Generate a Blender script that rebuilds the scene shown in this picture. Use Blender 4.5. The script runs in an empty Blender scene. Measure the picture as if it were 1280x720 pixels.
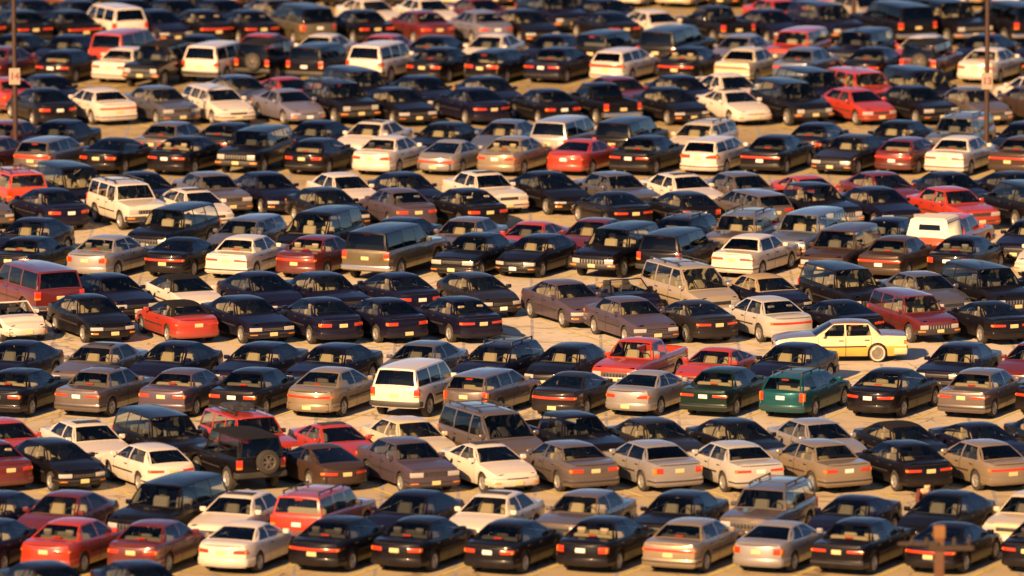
import bpy, bmesh, math, random
from mathutils import Vector
C = bpy.context.scene.collection
R = random.Random(7)
rad = math.radians

# ------------------------------------------------------------------ camera
PITCH, FPX, H = 8.0, 11100.0, 44.7          # focal length in pixels of a 1280 wide frame
cd = bpy.data.cameras.new('camera'); cam = bpy.data.objects.new('camera', cd); C.objects.link(cam)
cam.location = (0, 0, H); cam.rotation_euler = (rad(90-PITCH), 0, 0)
cd.sensor_width = 36; cd.lens = FPX/1280*36; cd.clip_start = 1; cd.clip_end = 9000
cd.dof.use_dof = True; cd.dof.focus_distance = 303; cd.dof.aperture_fstop = 0.60
bpy.context.scene.camera = cam
def ground(px, py, z=0.0):                  # where the ray through a pixel meets the plane at height z
    t = rad(PITCH); a = (px-640)/FPX; b = (360-py)/FPX
    d = Vector((a, math.cos(t)+b*math.sin(t), -math.sin(t)+b*math.cos(t)))
    k = (z-H)/d.z
    return d.x*k, d.y*k
# ------------------------------------------------------------------ light
SUN_EL, SUN_AZ = 26.0, 27.0                 # azimuth: degrees the sun stands left of straight behind the camera
w = bpy.data.worlds.new('World'); bpy.context.scene.world = w; w.use_nodes = True
nt = w.node_tree; bg = nt.nodes['Background']
sky = nt.nodes.new('ShaderNodeTexSky'); sky.sky_type = 'NISHITA'; sky.sun_disc = False
sky.sun_elevation = rad(SUN_EL); sky.sun_rotation = rad(180+SUN_AZ)
sky.air_density = 0.6; sky.dust_density = 0.3; sky.ozone_density = 2.0
nt.links.new(sky.outputs[0], bg.inputs[0]); bg.inputs[1].default_value = 0.05
sd = bpy.data.lights.new('sun', 'SUN'); sun = bpy.data.objects.new('sun', sd); C.objects.link(sun)
sd.energy = 5.0; sd.angle = rad(0.6); sd.color = (1.0, 0.60, 0.28)
e, a = rad(SUN_EL), rad(SUN_AZ)
sdir = Vector((-math.sin(a)*math.cos(e), -math.cos(a)*math.cos(e), math.sin(e)))   # towards the sun
sun.rotation_euler = sdir.to_track_quat('Z', 'Y').to_euler()
vs = bpy.context.scene.view_settings
vs.view_transform = 'Standard'; vs.look = 'None'; vs.gamma = 1; vs.exposure = 1.1

# ------------------------------------------------------------------ materials
def mat(name, col, rough=0.5, metal=0.0, coat=0.0, spec=0.5):
    m = bpy.data.materials.new(name); m.use_nodes = True
    p = m.node_tree.nodes['Principled BSDF']
    p.inputs['Base Color'].default_value = (*col, 1); p.inputs['Roughness'].default_value = rough
    p.inputs['Metallic'].default_value = metal; p.inputs['Coat Weight'].default_value = coat
    p.inputs['Coat Roughness'].default_value = 0.06; p.inputs['Specular IOR Level'].default_value = spec
    return m
def noisy(m, amt=0.15, scale=3.0, rvar=0.12, sill=0):        # fine dirt and uneven gloss
    nt = m.node_tree; p = nt.nodes['Principled BSDF']; c = p.inputs['Base Color'].default_value[:]
    tc = nt.nodes.new('ShaderNodeTexCoord'); oi = nt.nodes.new('ShaderNodeObjectInfo')
    ad = nt.nodes.new('ShaderNodeVectorMath'); ad.operation = 'ADD'
    cb = nt.nodes.new('ShaderNodeCombineXYZ'); mu = nt.nodes.new('ShaderNodeMath'); mu.operation = 'MULTIPLY'; mu.inputs[1].default_value = 57
    nt.links.new(oi.outputs['Random'], mu.inputs[0]); nt.links.new(mu.outputs[0], cb.inputs[0])
    nt.links.new(tc.outputs['Object'], ad.inputs[0]); nt.links.new(cb.outputs[0], ad.inputs[1])
    n = nt.nodes.new('ShaderNodeTexNoise'); n.inputs['Scale'].default_value = scale; n.inputs['Detail'].default_value = 6
    nt.links.new(ad.outputs[0], n.inputs['Vector'])
    mx = nt.nodes.new('ShaderNodeMix'); mx.data_type = 'RGBA'
    mx.inputs[6].default_value = tuple(v*(1-amt) for v in c[:3])+(1,)
    mx.inputs[7].default_value = tuple(v*(1-amt)+0.25*amt*b for v, b in zip(c[:3], (.5, .42, .32)))+(1,)
    nt.links.new(n.outputs[0], mx.inputs[0]); nt.links.new(mx.outputs[2], p.inputs['Base Color'])
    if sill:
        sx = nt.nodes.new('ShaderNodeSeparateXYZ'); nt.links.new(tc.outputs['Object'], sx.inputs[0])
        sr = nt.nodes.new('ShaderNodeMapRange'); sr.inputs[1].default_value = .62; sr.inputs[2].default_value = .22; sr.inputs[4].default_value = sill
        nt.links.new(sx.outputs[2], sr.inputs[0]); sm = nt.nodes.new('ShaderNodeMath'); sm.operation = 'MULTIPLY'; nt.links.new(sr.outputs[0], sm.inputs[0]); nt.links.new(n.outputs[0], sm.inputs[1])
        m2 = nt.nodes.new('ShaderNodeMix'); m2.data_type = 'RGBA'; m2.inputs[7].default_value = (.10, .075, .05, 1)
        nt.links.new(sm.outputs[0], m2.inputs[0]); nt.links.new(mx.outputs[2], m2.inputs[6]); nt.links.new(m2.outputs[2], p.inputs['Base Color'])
    mr = nt.nodes.new('ShaderNodeMapRange'); r = p.inputs['Roughness'].default_value
    mr.inputs[3].default_value = max(0.02, r-rvar); mr.inputs[4].default_value = r+rvar
    nt.links.new(n.outputs[0], mr.inputs[0]); nt.links.new(mr.outputs[0], p.inputs['Roughness'])
    return m
def glass(name, tint):
    m = bpy.data.materials.new(name); m.use_nodes = True; nt = m.node_tree; nt.nodes.clear()
    o = nt.nodes.new('ShaderNodeOutputMaterial'); mx = nt.nodes.new('ShaderNodeMixShader')
    tr = nt.nodes.new('ShaderNodeBsdfTransparent'); tr.inputs[0].default_value = (*tint, 1)
    gl = nt.nodes.new('ShaderNodeBsdfGlossy'); gl.inputs['Roughness'].default_value = 0.03; gl.inputs[0].default_value = (.9, .92, .95, 1)
    fr = nt.nodes.new('ShaderNodeFresnel'); fr.inputs[0].default_value = 1.45
    nt.links.new(fr.outputs[0], mx.inputs[0]); nt.links.new(tr.outputs[0], mx.inputs[1]); nt.links.new(gl.outputs[0], mx.inputs[2])
    nt.links.new(mx.outputs[0], o.inputs[0]); return m
# name: (base colour, metallic)
PAINT = dict(black=((.005,.004,.006),0), navy=((.006,.0055,.019),.1), white=((.72,.63,.53),0), cream=((.64,.54,.36),0),
    silver=((.35,.32,.30),.35), taupe=((.155,.120,.105),.4), grey=((.10,.095,.11),.3), red=((.40,.030,.010),0), maroon=((.12,.010,.009),.1),
    teal=((.010,.075,.085),.3), dark_green=((.008,.022,.017),.3), gold=((.33,.25,.16),.4), purple_grey=((.095,.07,.092),.35),
    charcoal=((.018,.015,.016),.2), beige=((.42,.34,.24),.2), brown=((.055,.032,.023),.2), lavender=((.24,.22,.28),.35),
    pale_yellow=((.78,.66,.36),0), orange_red=((.55,.06,.02),0), olive=((.14,.11,.055),.4), pale_grey=((.52,.49,.43),.15), straw=((.70,.42,.06),0), mauve=((.26,.18,.17),.3), blue_grey=((.11,.13,.19),.3))
PM = {}
for k, (c, mt) in PAINT.items():
    PM[k] = noisy(mat('paint_'+k, c, 0.32, mt, 0.75 if max(c) > .1 else .3, .5 if max(c) > .1 else .12), 0.12 if max(c) > .1 else .012, sill=.75 if max(c) > .1 else .3)
M = dict(
    rubber=noisy(mat('tyre_rubber', (.018,.017,.017), .8), .3), alloy=noisy(mat('wheel_alloy', (.55,.53,.5), .35, .6), .15),
    plastic=noisy(mat('black_plastic', (.02,.02,.02), .55), .3), chrome=mat('chrome_trim', (.6,.58,.55), .2, .9),
    under=mat('underbody', (.01,.01,.01), .9), dark_int=mat('interior_dark', (.035,.033,.035), .8), tan_int=noisy(mat('seat_cloth_tan', (.36,.29,.19), .85), .2),
    grey_int=noisy(mat('seat_cloth_grey', (.12,.11,.10), .85), .2), tail=mat('tail_lamp_red', (.52,.040,.010), .2, 0, .6), amber=mat('lamp_amber', (.75,.22,.02), .2, 0, .6),
    lamp=noisy(mat('headlamp_glass', (.80,.77,.72), .25, .1, .8), .5, 9), plate_y=mat('plate_buff', (.62,.50,.24), .5), plate_w=mat('plate_white', (.75,.72,.66), .5),
    fabric=noisy(mat('soft_top_fabric', (.008,.007,.009), .9, 0, 0, .2), .04), tanfab=noisy(mat('soft_top_tan', (.36,.26,.15), .85), .2),
    brownfab=noisy(mat('soft_top_brown', (.05,.03,.03), .85), .2),
    glass=glass('window_glass', (.84,.88,.84)), tint=glass('window_glass_tinted', (.22,.23,.24)), shell=noisy(mat('camper_shell_white', (.78,.72,.58), .45), .15),
    grille=mat('grille_black', (.015,.015,.015), .5), whitewall=mat('whitewall_rubber', (.46,.42,.34), .6))
M['hub'] = noisy(mat('hubcap_steel', (.34,.30,.24), .35, .6), .2)
M['dull_rim'] = noisy(mat('dull_wheel_steel', (.16,.14,.12), .5, .5), .2)
M['tan_trim'] = noisy(mat('interior_tan', (.17,.135,.09), .8), .2)
SEAT = {'tan': M['tan_int'], 'grey': M['grey_int'], 'dark': M['dark_int']}

# ------------------------------------------------------------------ mesh helpers
MESH = {}
def mesh(name, vf, m, smooth=35, merge=True, out=None):
    vs_, fs = vf
    me = bpy.data.meshes.new(name); me.from_pydata([tuple(v) for v in vs_], [], fs)
    if merge:
        b = bmesh.new(); b.from_mesh(me); bmesh.ops.remove_doubles(b, verts=b.verts, dist=1e-4)
        bmesh.ops.dissolve_degenerate(b, dist=1e-5, edges=b.edges); b.to_mesh(me); b.free()
    if out is not None:                     # turn open panels outwards
        b = bmesh.new(); b.from_mesh(me); b.normal_update()
        fl = [f for f in b.faces if f.normal.dot(f.calc_center_median()-Vector((out*f.calc_center_median().x, 0, .55))) < 0]
        bmesh.ops.reverse_faces(b, faces=fl); b.to_mesh(me); b.free()
    if smooth:
        me.polygons.foreach_set('use_smooth', [True]*len(me.polygons)); me.set_sharp_from_angle(angle=rad(smooth))
    if m is not None: me.materials.append(m)
    me.update(); return me
def box(x0, x1, y0, y1, z0, z1):
    v = [(x, y, z) for z in (z0, z1) for y in (y0, y1) for x in (x0, x1)]
    return v, [(0,2,3,1),(4,5,7,6),(0,1,5,4),(2,6,7,3),(0,4,6,2),(1,3,7,5)]
def join(*parts):
    V, F = [], []
    for v, f in parts:
        n = len(V); V += list(v); F += [tuple(i+n for i in q) for q in f]
    return V, F
def mirror(vf):
    v, f = vf; return [(x, -y, z) for x, y, z in v], [tuple(reversed(q)) for q in f]
def grid(rows):
    n = len(rows[0]); V = [p for r in rows for p in r]; F = []
    for i in range(len(rows)-1):
        for j in range(n-1):
            F.append((i*n+j, i*n+j+1, (i+1)*n+j+1, (i+1)*n+j))
    return V, F
def rbox(x0, x1, y0, y1, z0, z1, b=.04, shear=0.0):    # box with chamfered edges, optional lean
    V = []; F = []
    def ring(z, i):
        return [(x0+i, y0, z),(x1-i, y0, z),(x1, y0+i, z),(x1, y1-i, z),(x1-i, y1, z),(x0+i, y1, z),(x0, y1-i, z),(x0, y0+i, z)]
    zs = [(z0, b*1.6), (z0+b, b), (z1-b, b), (z1, b*1.6)]
    for z, i in zs:
        for (x, y, zz) in ring(z, i):
            if z in (z0, z1): x = (x-(x0+x1)/2)*.86+(x0+x1)/2; y = (y-(y0+y1)/2)*.93+(y0+y1)/2
            V.append((x+shear*(zz-z0), y, zz))
    for k in range(3):
        for j in range(8): F.append((k*8+j, k*8+(j+1) % 8, (k+1)*8+(j+1) % 8, (k+1)*8+j))
    F.append(tuple(reversed(range(8)))); F.append(tuple(range(24, 32)))
    return V, F
def lathe_y(prof, n=20):                    # (y, r) profile round the y axis
    V = []; F = []; m = len(prof)
    for i in range(n):
        t = 2*math.pi*i/n
        for y, r in prof: V.append((r*math.cos(t), y, r*math.sin(t)))
    for i in range(n):
        for j in range(m-1):
            a_, b_ = i*m+j, i*m+j+1; c_, d_ = ((i+1) % n)*m+j+1, ((i+1) % n)*m+j
            F.append((a_, b_, c_, d_))
    return V, F
def interp(p, x):
    if x <= p[0][0]: return p[0][1]
    for (x0, z0), (x1, z1) in zip(p, p[1:]):
        if x <= x1:
            return z0+(z1-z0)*(x-x0)/(x1-x0)
    return p[-1][1]

# ------------------------------------------------------------------ vehicle specifications (metres, x forward)
SPEC = {}
def spec(k, **kw): SPEC[k] = kw
base = dict(zs=.23, wr=.32, bow=.15, tap=.10, rwf=.72, seats=2, arch=.37)
spec('sedan', **base | dict(L=4.55, W=1.74, H=1.43, ax=(1.38,-1.25), prof=[(-2.27,.80),(-2.2,.93),(-2.0,.97),(-1.6,.985),(-1.0,.955),(.2,.925),(.95,.93),(1.5,.86),(2.0,.74),(2.2,.66),(2.27,.58)],
     xw=.96, xr1=.26, xr2=-.88, xb=-1.52, doors=[(.78,-.20),(-.22,-1.10)], win=[((.76,.18),(-.17,-.17)),((-.25,-.25),(-1.26,-.86))]))
spec('boxy sedan', **base | dict(L=4.5, W=1.70, H=1.44, bow=.06, tap=.05, ax=(1.38,-1.3), rwf=.76, prof=[(-2.25,.90),(-2.2,.95),(-1.5,.97),(-1.0,.95),(.3,.93),(1.0,.93),(1.6,.89),(2.15,.82),(2.25,.78)],
     xw=.95, xr1=.32, xr2=-.95, xb=-1.45, doors=[(.80,-.15),(-.17,-1.05)], win=[((.76,.30),(-.12,-.12)),((-.20,-.20),(-1.18,-.98))]))
spec('long sedan', **base | dict(L=4.95, W=1.82, H=1.40, bow=.08, tap=.06, ax=(1.5,-1.33), rwf=.74, wr=.33, prof=[(-2.47,.84),(-2.42,.91),(-1.7,.94),(-1.2,.93),(.3,.90),(1.0,.92),(1.8,.88),(2.3,.80),(2.47,.70)],
     xw=.95, xr1=.25, xr2=-1.02, xb=-1.45, doors=[(.85,-.15),(-.17,-1.10)], win=[((.76,.24),(-.12,-.12)),((-.18,-.18),(-1.12,-1.0))], whitewall=True))
spec('coupe', **base | dict(L=4.4, W=1.72, H=1.32, ax=(1.32,-1.2), tap=.13, prof=[(-2.2,.76),(-2.12,.90),(-1.9,.94),(-1.5,.95),(-.9,.92),(.2,.88),(.9,.88),(1.5,.79),(2.0,.66),(2.2,.52)],
     xw=.95, xr1=.17, xr2=-.64, xb=-1.48, doors=[(.75,-.45)], win=[((.72,.08),(-.38,-.30)),((-.44,-.36),(-1.16,-.60))]))
spec('hatchback', **base | dict(L=4.1, W=1.67, H=1.36, ax=(1.25,-1.15), prof=[(-2.05,.78),(-2.0,.92),(-1.7,.95),(-1.0,.93),(.2,.90),(.9,.90),(1.4,.83),(1.9,.70),(2.05,.56)],
     xw=.95, xr1=.20, xr2=-1.15, xb=-1.82, doors=[(.75,-.35)], win=[((.72,.14),(-.27,-.24)),((-.34,-.32),(-1.45,-1.12))]))
spec('wagon', **base | dict(L=4.65, W=1.72, H=1.42, ax=(1.38,-1.28), rwf=.76, prof=[(-2.32,.86),(-2.3,.95),(-1.6,.96),(.2,.93),(.95,.93),(1.5,.86),(2.0,.75),(2.25,.66),(2.32,.58)],
     xw=1.0, xr1=.25, xr2=-1.85, xb=-2.22, doors=[(.78,-.20),(-.22,-1.10)], win=[((.76,.16),(-.17,-.17)),((-.25,-.25),(-1.05,-1.02)),((-1.15,-1.12),(-2.05,-1.82))]))
spec('minivan', **base | dict(L=4.75, W=1.86, H=1.74, wr=.33, arch=.39, ax=(1.45,-1.40), rwf=.80, prof=[(-2.37,.95),(-2.34,1.04),(-1.6,1.06),(.2,1.02),(1.2,1.02),(1.7,.94),(2.15,.82),(2.37,.66)],
     xw=1.45, xr1=.55, xr2=-2.02, xb=-2.28, doors=[(1.05,.10),(.08,-.95)], win=[((1.20,.50),(.12,.12)),((.02,.02),(-.98,-.98)),((-1.06,-1.06),(-2.10,-1.98))], seats=3))
spec('box suv', **base | dict(L=4.25, W=1.77, H=1.66, wr=.36, arch=.43, bow=.05, tap=.04, zs=.36, ax=(1.25,-1.22), rwf=.83, prof=[(-2.12,1.02),(-2.10,1.08),(-1.5,1.08),(.2,1.05),(.9,1.06),(1.5,1.03),(2.05,.98),(2.12,.94)],
     xw=.80, xr1=.42, xr2=-1.92, xb=-2.07, doors=[(.70,-.18),(-.20,-.98)], win=[((.64,.40),(-.13,-.13)),((-.22,-.22),(-1.0,-1.0)),((-1.10,-1.10),(-1.95,-1.88))], bumper='dark'))
spec('suv', **base | dict(L=4.6, W=1.80, H=1.70, wr=.37, arch=.44, bow=.09, tap=.06, zs=.36, ax=(1.38,-1.32), rwf=.80, prof=[(-2.3,1.0),(-2.27,1.08),(-1.5,1.08),(.2,1.04),(.95,1.05),(1.5,1.02),(2.1,.94),(2.3,.84)],
     xw=.95, xr1=.45, xr2=-2.02, xb=-2.23, doors=[(.78,-.18),(-.20,-1.08)], win=[((.74,.42),(-.13,-.13)),((-.22,-.22),(-1.05,-1.05)),((-1.14,-1.14),(-2.08,-1.98))], bumper='dark'))
spec('large suv', **base | dict(L=5.3, W=1.96, H=1.86, wr=.39, arch=.47, bow=.06, tap=.05, zs=.38, ax=(1.65,-1.55), rwf=.83, prof=[(-2.65,1.1),(-2.63,1.17),(-1.5,1.17),(.2,1.15),(1.05,1.15),(1.7,1.12),(2.5,1.06),(2.65,1.0)],
     xw=1.05, xr1=.55, xr2=-2.42, xb=-2.60, doors=[(.85,-.15),(-.17,-1.15)], win=[((.82,.50),(-.08,-.08)),((-.18,-.18),(-1.15,-1.15)),((-1.26,-1.26),(-2.45,-2.36))], bumper='trim', seats=3))
spec('pickup', **base | dict(L=4.75, W=1.74, H=1.60, wr=.35, arch=.42, bow=.06, tap=.05, zs=.36, ax=(1.45,-1.40), rwf=.80, prof=[(-2.37,1.0),(-2.35,1.02),(-.6,1.02),(.1,1.02),(.95,1.03),(1.5,1.0),(2.2,.93),(2.37,.86)],
     xw=.95, xr1=.45, xr2=-.45, xb=-.58, doors=[(.80,-.30)], win=[((.74,.42),(-.34,-.34))], bed=(-.68,-2.30), bumper='trim', seats=1))
spec('extended cab pickup', **SPEC['pickup'] | dict(L=5.1, ax=(1.6,-1.45), prof=[(-2.55,1.0),(-2.53,1.02),(-.9,1.02),(.1,1.02),(1.05,1.03),(1.7,1.0),(2.4,.93),(2.55,.86)],
     xw=1.05, xr1=.55, xr2=-.85, xb=-.96, doors=[(.90,-.20)], win=[((.84,.52),(-.18,-.18)),((-.26,-.26),(-.78,-.76))], bed=(-1.05,-2.48), seats=1))
spec('convertible', **base | dict(L=4.3, W=1.70, H=1.33, ax=(1.3,-1.2), prof=[(-2.15,.78),(-2.08,.90),(-1.5,.94),(-.9,.91),(.2,.88),(.9,.88),(1.5,.80),(2.0,.67),(2.15,.54)],
     xw=.92, xr1=.22, xr2=-.85, xb=-1.42, doors=[(.75,-.45)], win=[((.70,.15),(-.33,-.33)),((-.40,-.40),(-1.0,-.82))], soft='fabric', rg=.55))
spec('roadster', **base | dict(L=3.95, W=1.67, H=1.22, ax=(1.17,-1.1), tap=.14, bow=.2, prof=[(-1.97,.66),(-1.9,.78),(-1.2,.85),(-.7,.82),(.2,.80),(.55,.82),(1.2,.76),(1.7,.63),(1.97,.46)],
     xw=.58, xr1=.12, xr2=-.45, xb=-.85, doors=[(.45,-.45)], win=[], open=True, seats=1))
spec('off-roader', **base | dict(L=3.9, W=1.68, H=1.80, wr=.38, arch=.44, bow=.02, tap=.03, zs=.42, ax=(1.2,-1.1), rwf=.86, prof=[(-1.95,1.06),(-1.94,1.10),(-1.2,1.10),(.2,1.08),(.75,1.10),(1.5,1.06),(1.90,1.02),(1.95,.98)],
     xw=.62, xr1=.40, xr2=-1.80, xb=-1.92, doors=[(.55,-.35)], win=[((.50,.38),(-.30,-.30)),((-.42,-.42),(-1.75,-1.72))], soft='fabric', spare=True, bumper='dark'))
spec('sports coupe', **base | dict(L=4.25, W=1.74, H=1.28, ax=(1.2,-1.12), tap=.14, bow=.22, prof=[(-2.12,.62),(-2.02,.76),(-1.7,.86),(-1.2,.90),(-.6,.88),(.2,.85),(.8,.85),(1.4,.76),(1.95,.66),(2.12,.50)],
     xw=.85, xr1=.12, xr2=-.50, xb=-1.62, doors=[(.66,-.42)], win=[((.66,.06),(-.36,-.30)),((-.42,-.36),(-1.25,-.48))]))

spec('squared sedan', **SPEC['sedan'] | dict(bow=.08, tap=.07, H=1.40, prof=[(-2.27,.86),(-2.22,.95),(-1.9,.98),(-1.5,.985),(-1.0,.95),(.2,.92),(.95,.92),(1.5,.85),(2.1,.76),(2.27,.66)],
     xr1=.28, xr2=-.95, xb=-1.50, rwf=.75, win=[((.76,.22),(-.15,-.15)),((-.23,-.23),(-1.22,-.96))]))
spec('arched sedan', **SPEC['sedan'] | dict(L=4.65, W=1.78, bow=.20, tap=.12, H=1.45, prof=[(-2.32,.76),(-2.22,.92),(-1.9,.98),(-1.5,1.0),(-1.0,.97),(.2,.93),(.95,.94),(1.5,.86),(2.05,.70),(2.32,.52)],
     ax=(1.42,-1.28), xw=1.08, xr1=.20, xr2=-.82, xb=-1.62, win=[((.84,.10),(-.17,-.15)),((-.25,-.22),(-1.34,-.78))]))
spec('small sedan', **SPEC['sedan'] | dict(L=4.3, W=1.68, bow=.11, tap=.09, H=1.41, prof=[(-2.15,.82),(-2.1,.92),(-1.9,.96),(-1.5,.965),(-1.0,.94),(.2,.91),(.95,.91),(1.45,.84),(1.95,.73),(2.15,.62)],
     ax=(1.28,-1.2), xr1=.22, xr2=-.92, xb=-1.52, rwf=.74))
def stations(S):
    L = S['L']/2; xs = set([-L+S['bow'], L-S['bow']])
    for x, _ in S['prof']:
        if abs(x) < L-S['bow']-.02: xs.add(x)
    for c in S['ax']:
        for k in range(9): xs.add(round(c+S['arch']*math.cos(math.pi*k/8), 4))
    for x0, x1 in S['doors']:
        for q in (x0, x1): xs.add(q-.006); xs.add(q+.006)
    for q in ('xw', 'xb'): xs.add(S[q])
    for d in (.12, .3, .55): xs.add(L-S['bow']-d); xs.add(-L+S['bow']+d)
    if 'bed' in S: xs.update(S['bed'])
    xs = sorted(x for x in xs if abs(x) <= L-S['bow']+1e-6)
    out = [xs[0]]
    keep = set([S['xw'], S['xb'], xs[-1]]) | {q+s for d in S['doors'] for q in d for s in (-.006, .006)} | set(S.get('bed', ()))
    for x in xs[1:]:
        if x-out[-1] < .011:
            if x in keep and out[-1] not in keep: out[-1] = x
            elif x in keep: out.append(x)
            continue
        out.append(x)
    return out
def halfw(S, x):
    L = S['L']/2-S['bow']; d = L-abs(x); Rr = .75
    f = 1-S['tap']*(max(0, 1-d/Rr)**2)
    return S['W']/2*f
def zbot(S, x):
    z = S['zs']; L = S['L']/2
    for c in S['ax']:
        dx = abs(x-c)
        if dx < S['arch']-1e-4: z = max(z, S['wr']+math.sqrt(S['arch']**2-dx*dx)*.98)
    if abs(x) > L-S['bow']-.35: z = max(z, S['zs']+.03)
    return z
def section(S, x):                          # half cross-section, bottom to shoulder
    w_ = halfw(S, x); zb = zbot(S, x); zt = interp(S['prof'], x)
    zt = max(zt, zb+.14) if zt < zb+.14 else zt
    z1 = max(S['zs']+.14, zb+.012); z2 = max(zt*.62, z1+.02); z3 = max(zt-.11, z2+.02); zt = max(zt, z3+.03)
    return [(w_*.955, zb), (w_*.995, z1), (w_, z2), (w_*.985, z3), (w_*.925, zt)]
FR = [1, .8, .5, .25, 0]
def topline(S, x, sec=None):
    y4, z4 = (sec or section(S, x))[4]
    return [(x, y4*f, z4+.035*(1-f*f)) for f in FR]
def endx(S, sgn, y, w_): return sgn*(S['L']/2 - S['bow']*min(1, abs(y)/w_)**2.4)
def outline(S, sgn, off=0.0, z=None):       # plan curve, centre to corner and back along the side: list of (s, x, y, nx, ny)
    wE = halfw(S, sgn*(S['L']/2-S['bow'])); pts = []
    for f in [0, .2, .4, .6, .75, .87, .95, 1.0]: pts.append((endx(S, sgn, f*wE, wE), f*wE))
    for d in (.08, .2, .35, .5, .7): 
        x = sgn*(S['L']/2-S['bow']-d); pts.append((x, halfw(S, x)))
    out = []; s = 0
    for i, (x, y) in enumerate(pts):
        if i: s += math.hypot(x-pts[i-1][0], y-pts[i-1][1])
        a_ = pts[max(0, i-1)]; b_ = pts[min(len(pts)-1, i+1)]
        tx, ty = b_[0]-a_[0], b_[1]-a_[1]
        if i == 0: tx, ty = 0, 1
        n = math.hypot(tx, ty); nx, ny = sgn*ty/n, -sgn*tx/n
        out.append((s, x+nx*off, y+ny*off, nx, ny))
    return out
def band(S, sgn, s0, s1, z0, z1, off, thick=.05, lean=0.0, slump=0.0):
    """solid patch that follows the end of the body between arc lengths s0..s1 (signed) and heights z0..z1"""
    ol = outline(S, sgn); full = [(-s, x, -y, nx, -ny) for s, x, y, nx, ny in reversed(ol[1:])]+ol
    def at(s):
        for p, q in zip(full, full[1:]):
            if p[0]-1e-9 <= s <= q[0]+1e-9:
                t = (s-p[0])/(q[0]-p[0]); return [p[i]+(q[i]-p[i])*t for i in range(5)]
        return list(full[-1] if s > 0 else full[0])
    ss = [s0]+[p[0] for p in full if s0+.02 < p[0] < s1-.02]+[s1]
    rows = []
    for s in ss:
        _, x, y, nx, ny = at(s)
        zf = slump*abs(s)
        def P(o, z): return (x+nx*(off+o)-sgn*lean*(z-z0), y+ny*(off+o), z-zf)
        c = min(.02, (z1-z0)*.25); i_ = -thick
        rows.append([P(i_, z0), P(-.012, z0), P(0, z0+c), P(0, z1-c), P(-.012, z1), P(i_, z1), P(i_, z0)])
    V, F = grid(rows); n = 7
    F.append(tuple(range(6))); F.append(tuple(reversed([(len(rows)-1)*n+i for i in range(6)])))
    return V, F
def body_mesh(S):
    xs = stations(S); L = S['L']/2; body = []; doors = [[] for _ in S['doors']]
    secs = {x: section(S, x) for x in xs}
    cab = (S['xb'], S['xw']); bed = S.get('bed')
    for x0, x1 in zip(xs, xs[1:]):
        a_, b_ = secs[x0], secs[x1]; xm = (x0+x1)/2
        side = grid([[(x0, y, z) for y, z in a_], [(x1, y, z) for y, z in b_]])
        where = body
        for i, (d0, d1) in enumerate(S['doors']):
            if d1 < xm < d0: where = doors[i]
            if abs(xm-d0) < .004 or abs(xm-d1) < .004: where = None
        if where is not None: where.append(side)
        incab = cab[0]-1e-6 < xm < cab[1]+1e-6; inbed = bed and bed[1]-1e-6 < xm < bed[0]+1e-6
        if not incab and not inbed:
            t0, t1 = topline(S, x0, a_), topline(S, x1, b_)
            g = grid([t0, t1]); body.append(g); body.append(mirror(g))
    res = [join(*(body+[mirror(g) for g in body if True and g is not None]))]
    # ends
    caps = []
    for sgn in (-1, 1):
        x = xs[0] if sgn < 0 else xs[-1]; sec = secs[x]; rows = []
        for k, (y, z) in enumerate(sec):
            row = []
            for f in [1, .93, .8, .65, .5, .25, 0]:
                yy = y*f; crown = .035*(1-f*f) if k == 4 else 0
                push = .0 if k in (1, 2, 3) else -.02
                zt_end = S['prof'][-1][1] if sgn > 0 else S['prof'][0][1]
                zz = z+crown if k < 4 else (z+crown)*(f**3)+(max(zt_end, sec[3][1]+.02)+crown)*(1-f**3)
                ex = endx(S, sgn, yy, y)
                if k < 4 or True: ex += sgn*push*(1-f*f)
                row.append((ex, yy, zz))
            rows.append(row)
        # top lip between last station's top line and the end rows
        tl = [(x, sec[4][0]*f, sec[4][1]+.035*(1-f*f)) for f in [1, .93, .8, .65, .5, .25, 0]]
        lip = grid([rows[4], tl]); g = grid(rows)
        caps += [g, mirror(g), lip, mirror(lip)]
    res[0] = join(res[0], *caps)
    if bed:                                  # inner bed box with rails
        b0, b1 = bed[0], bed[1]; yy = S['W']/2*.80; zt = interp(S['prof'], -1.5); zf = .66
        V = [(b0,yy,zt),(b1,yy,zt),(b1,-yy,zt),(b0,-yy,zt),(b0,yy,zf),(b1,yy,zf),(b1,-yy,zf),(b0,-yy,zf)]
        res[0] = join(res[0], (V, [(0,1,5,4),(1,2,6,5),(2,3,7,6),(3,0,4,7),(4,5,6,7)]))
        for sx in (1, -1):
            res[0] = join(res[0], ([(b0,sx*yy,zt),(b1,sx*yy,zt),(b1,sx*S['W']/2*.925,zt),(b0,sx*S['W']/2*.925,zt)], [(0,1,2,3)]))
        yb = S['W']/2*.925
        res[0] = join(res[0], ([(b1,yb,zt+.003),(b1,-yb,zt+.003),(b1-.07,-yb,zt+.003),(b1-.07,yb,zt+.003)], [(0,1,2,3)]))
    return res[0], [(join(*d), mirror(join(*d))) for d in doors if d]

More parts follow.
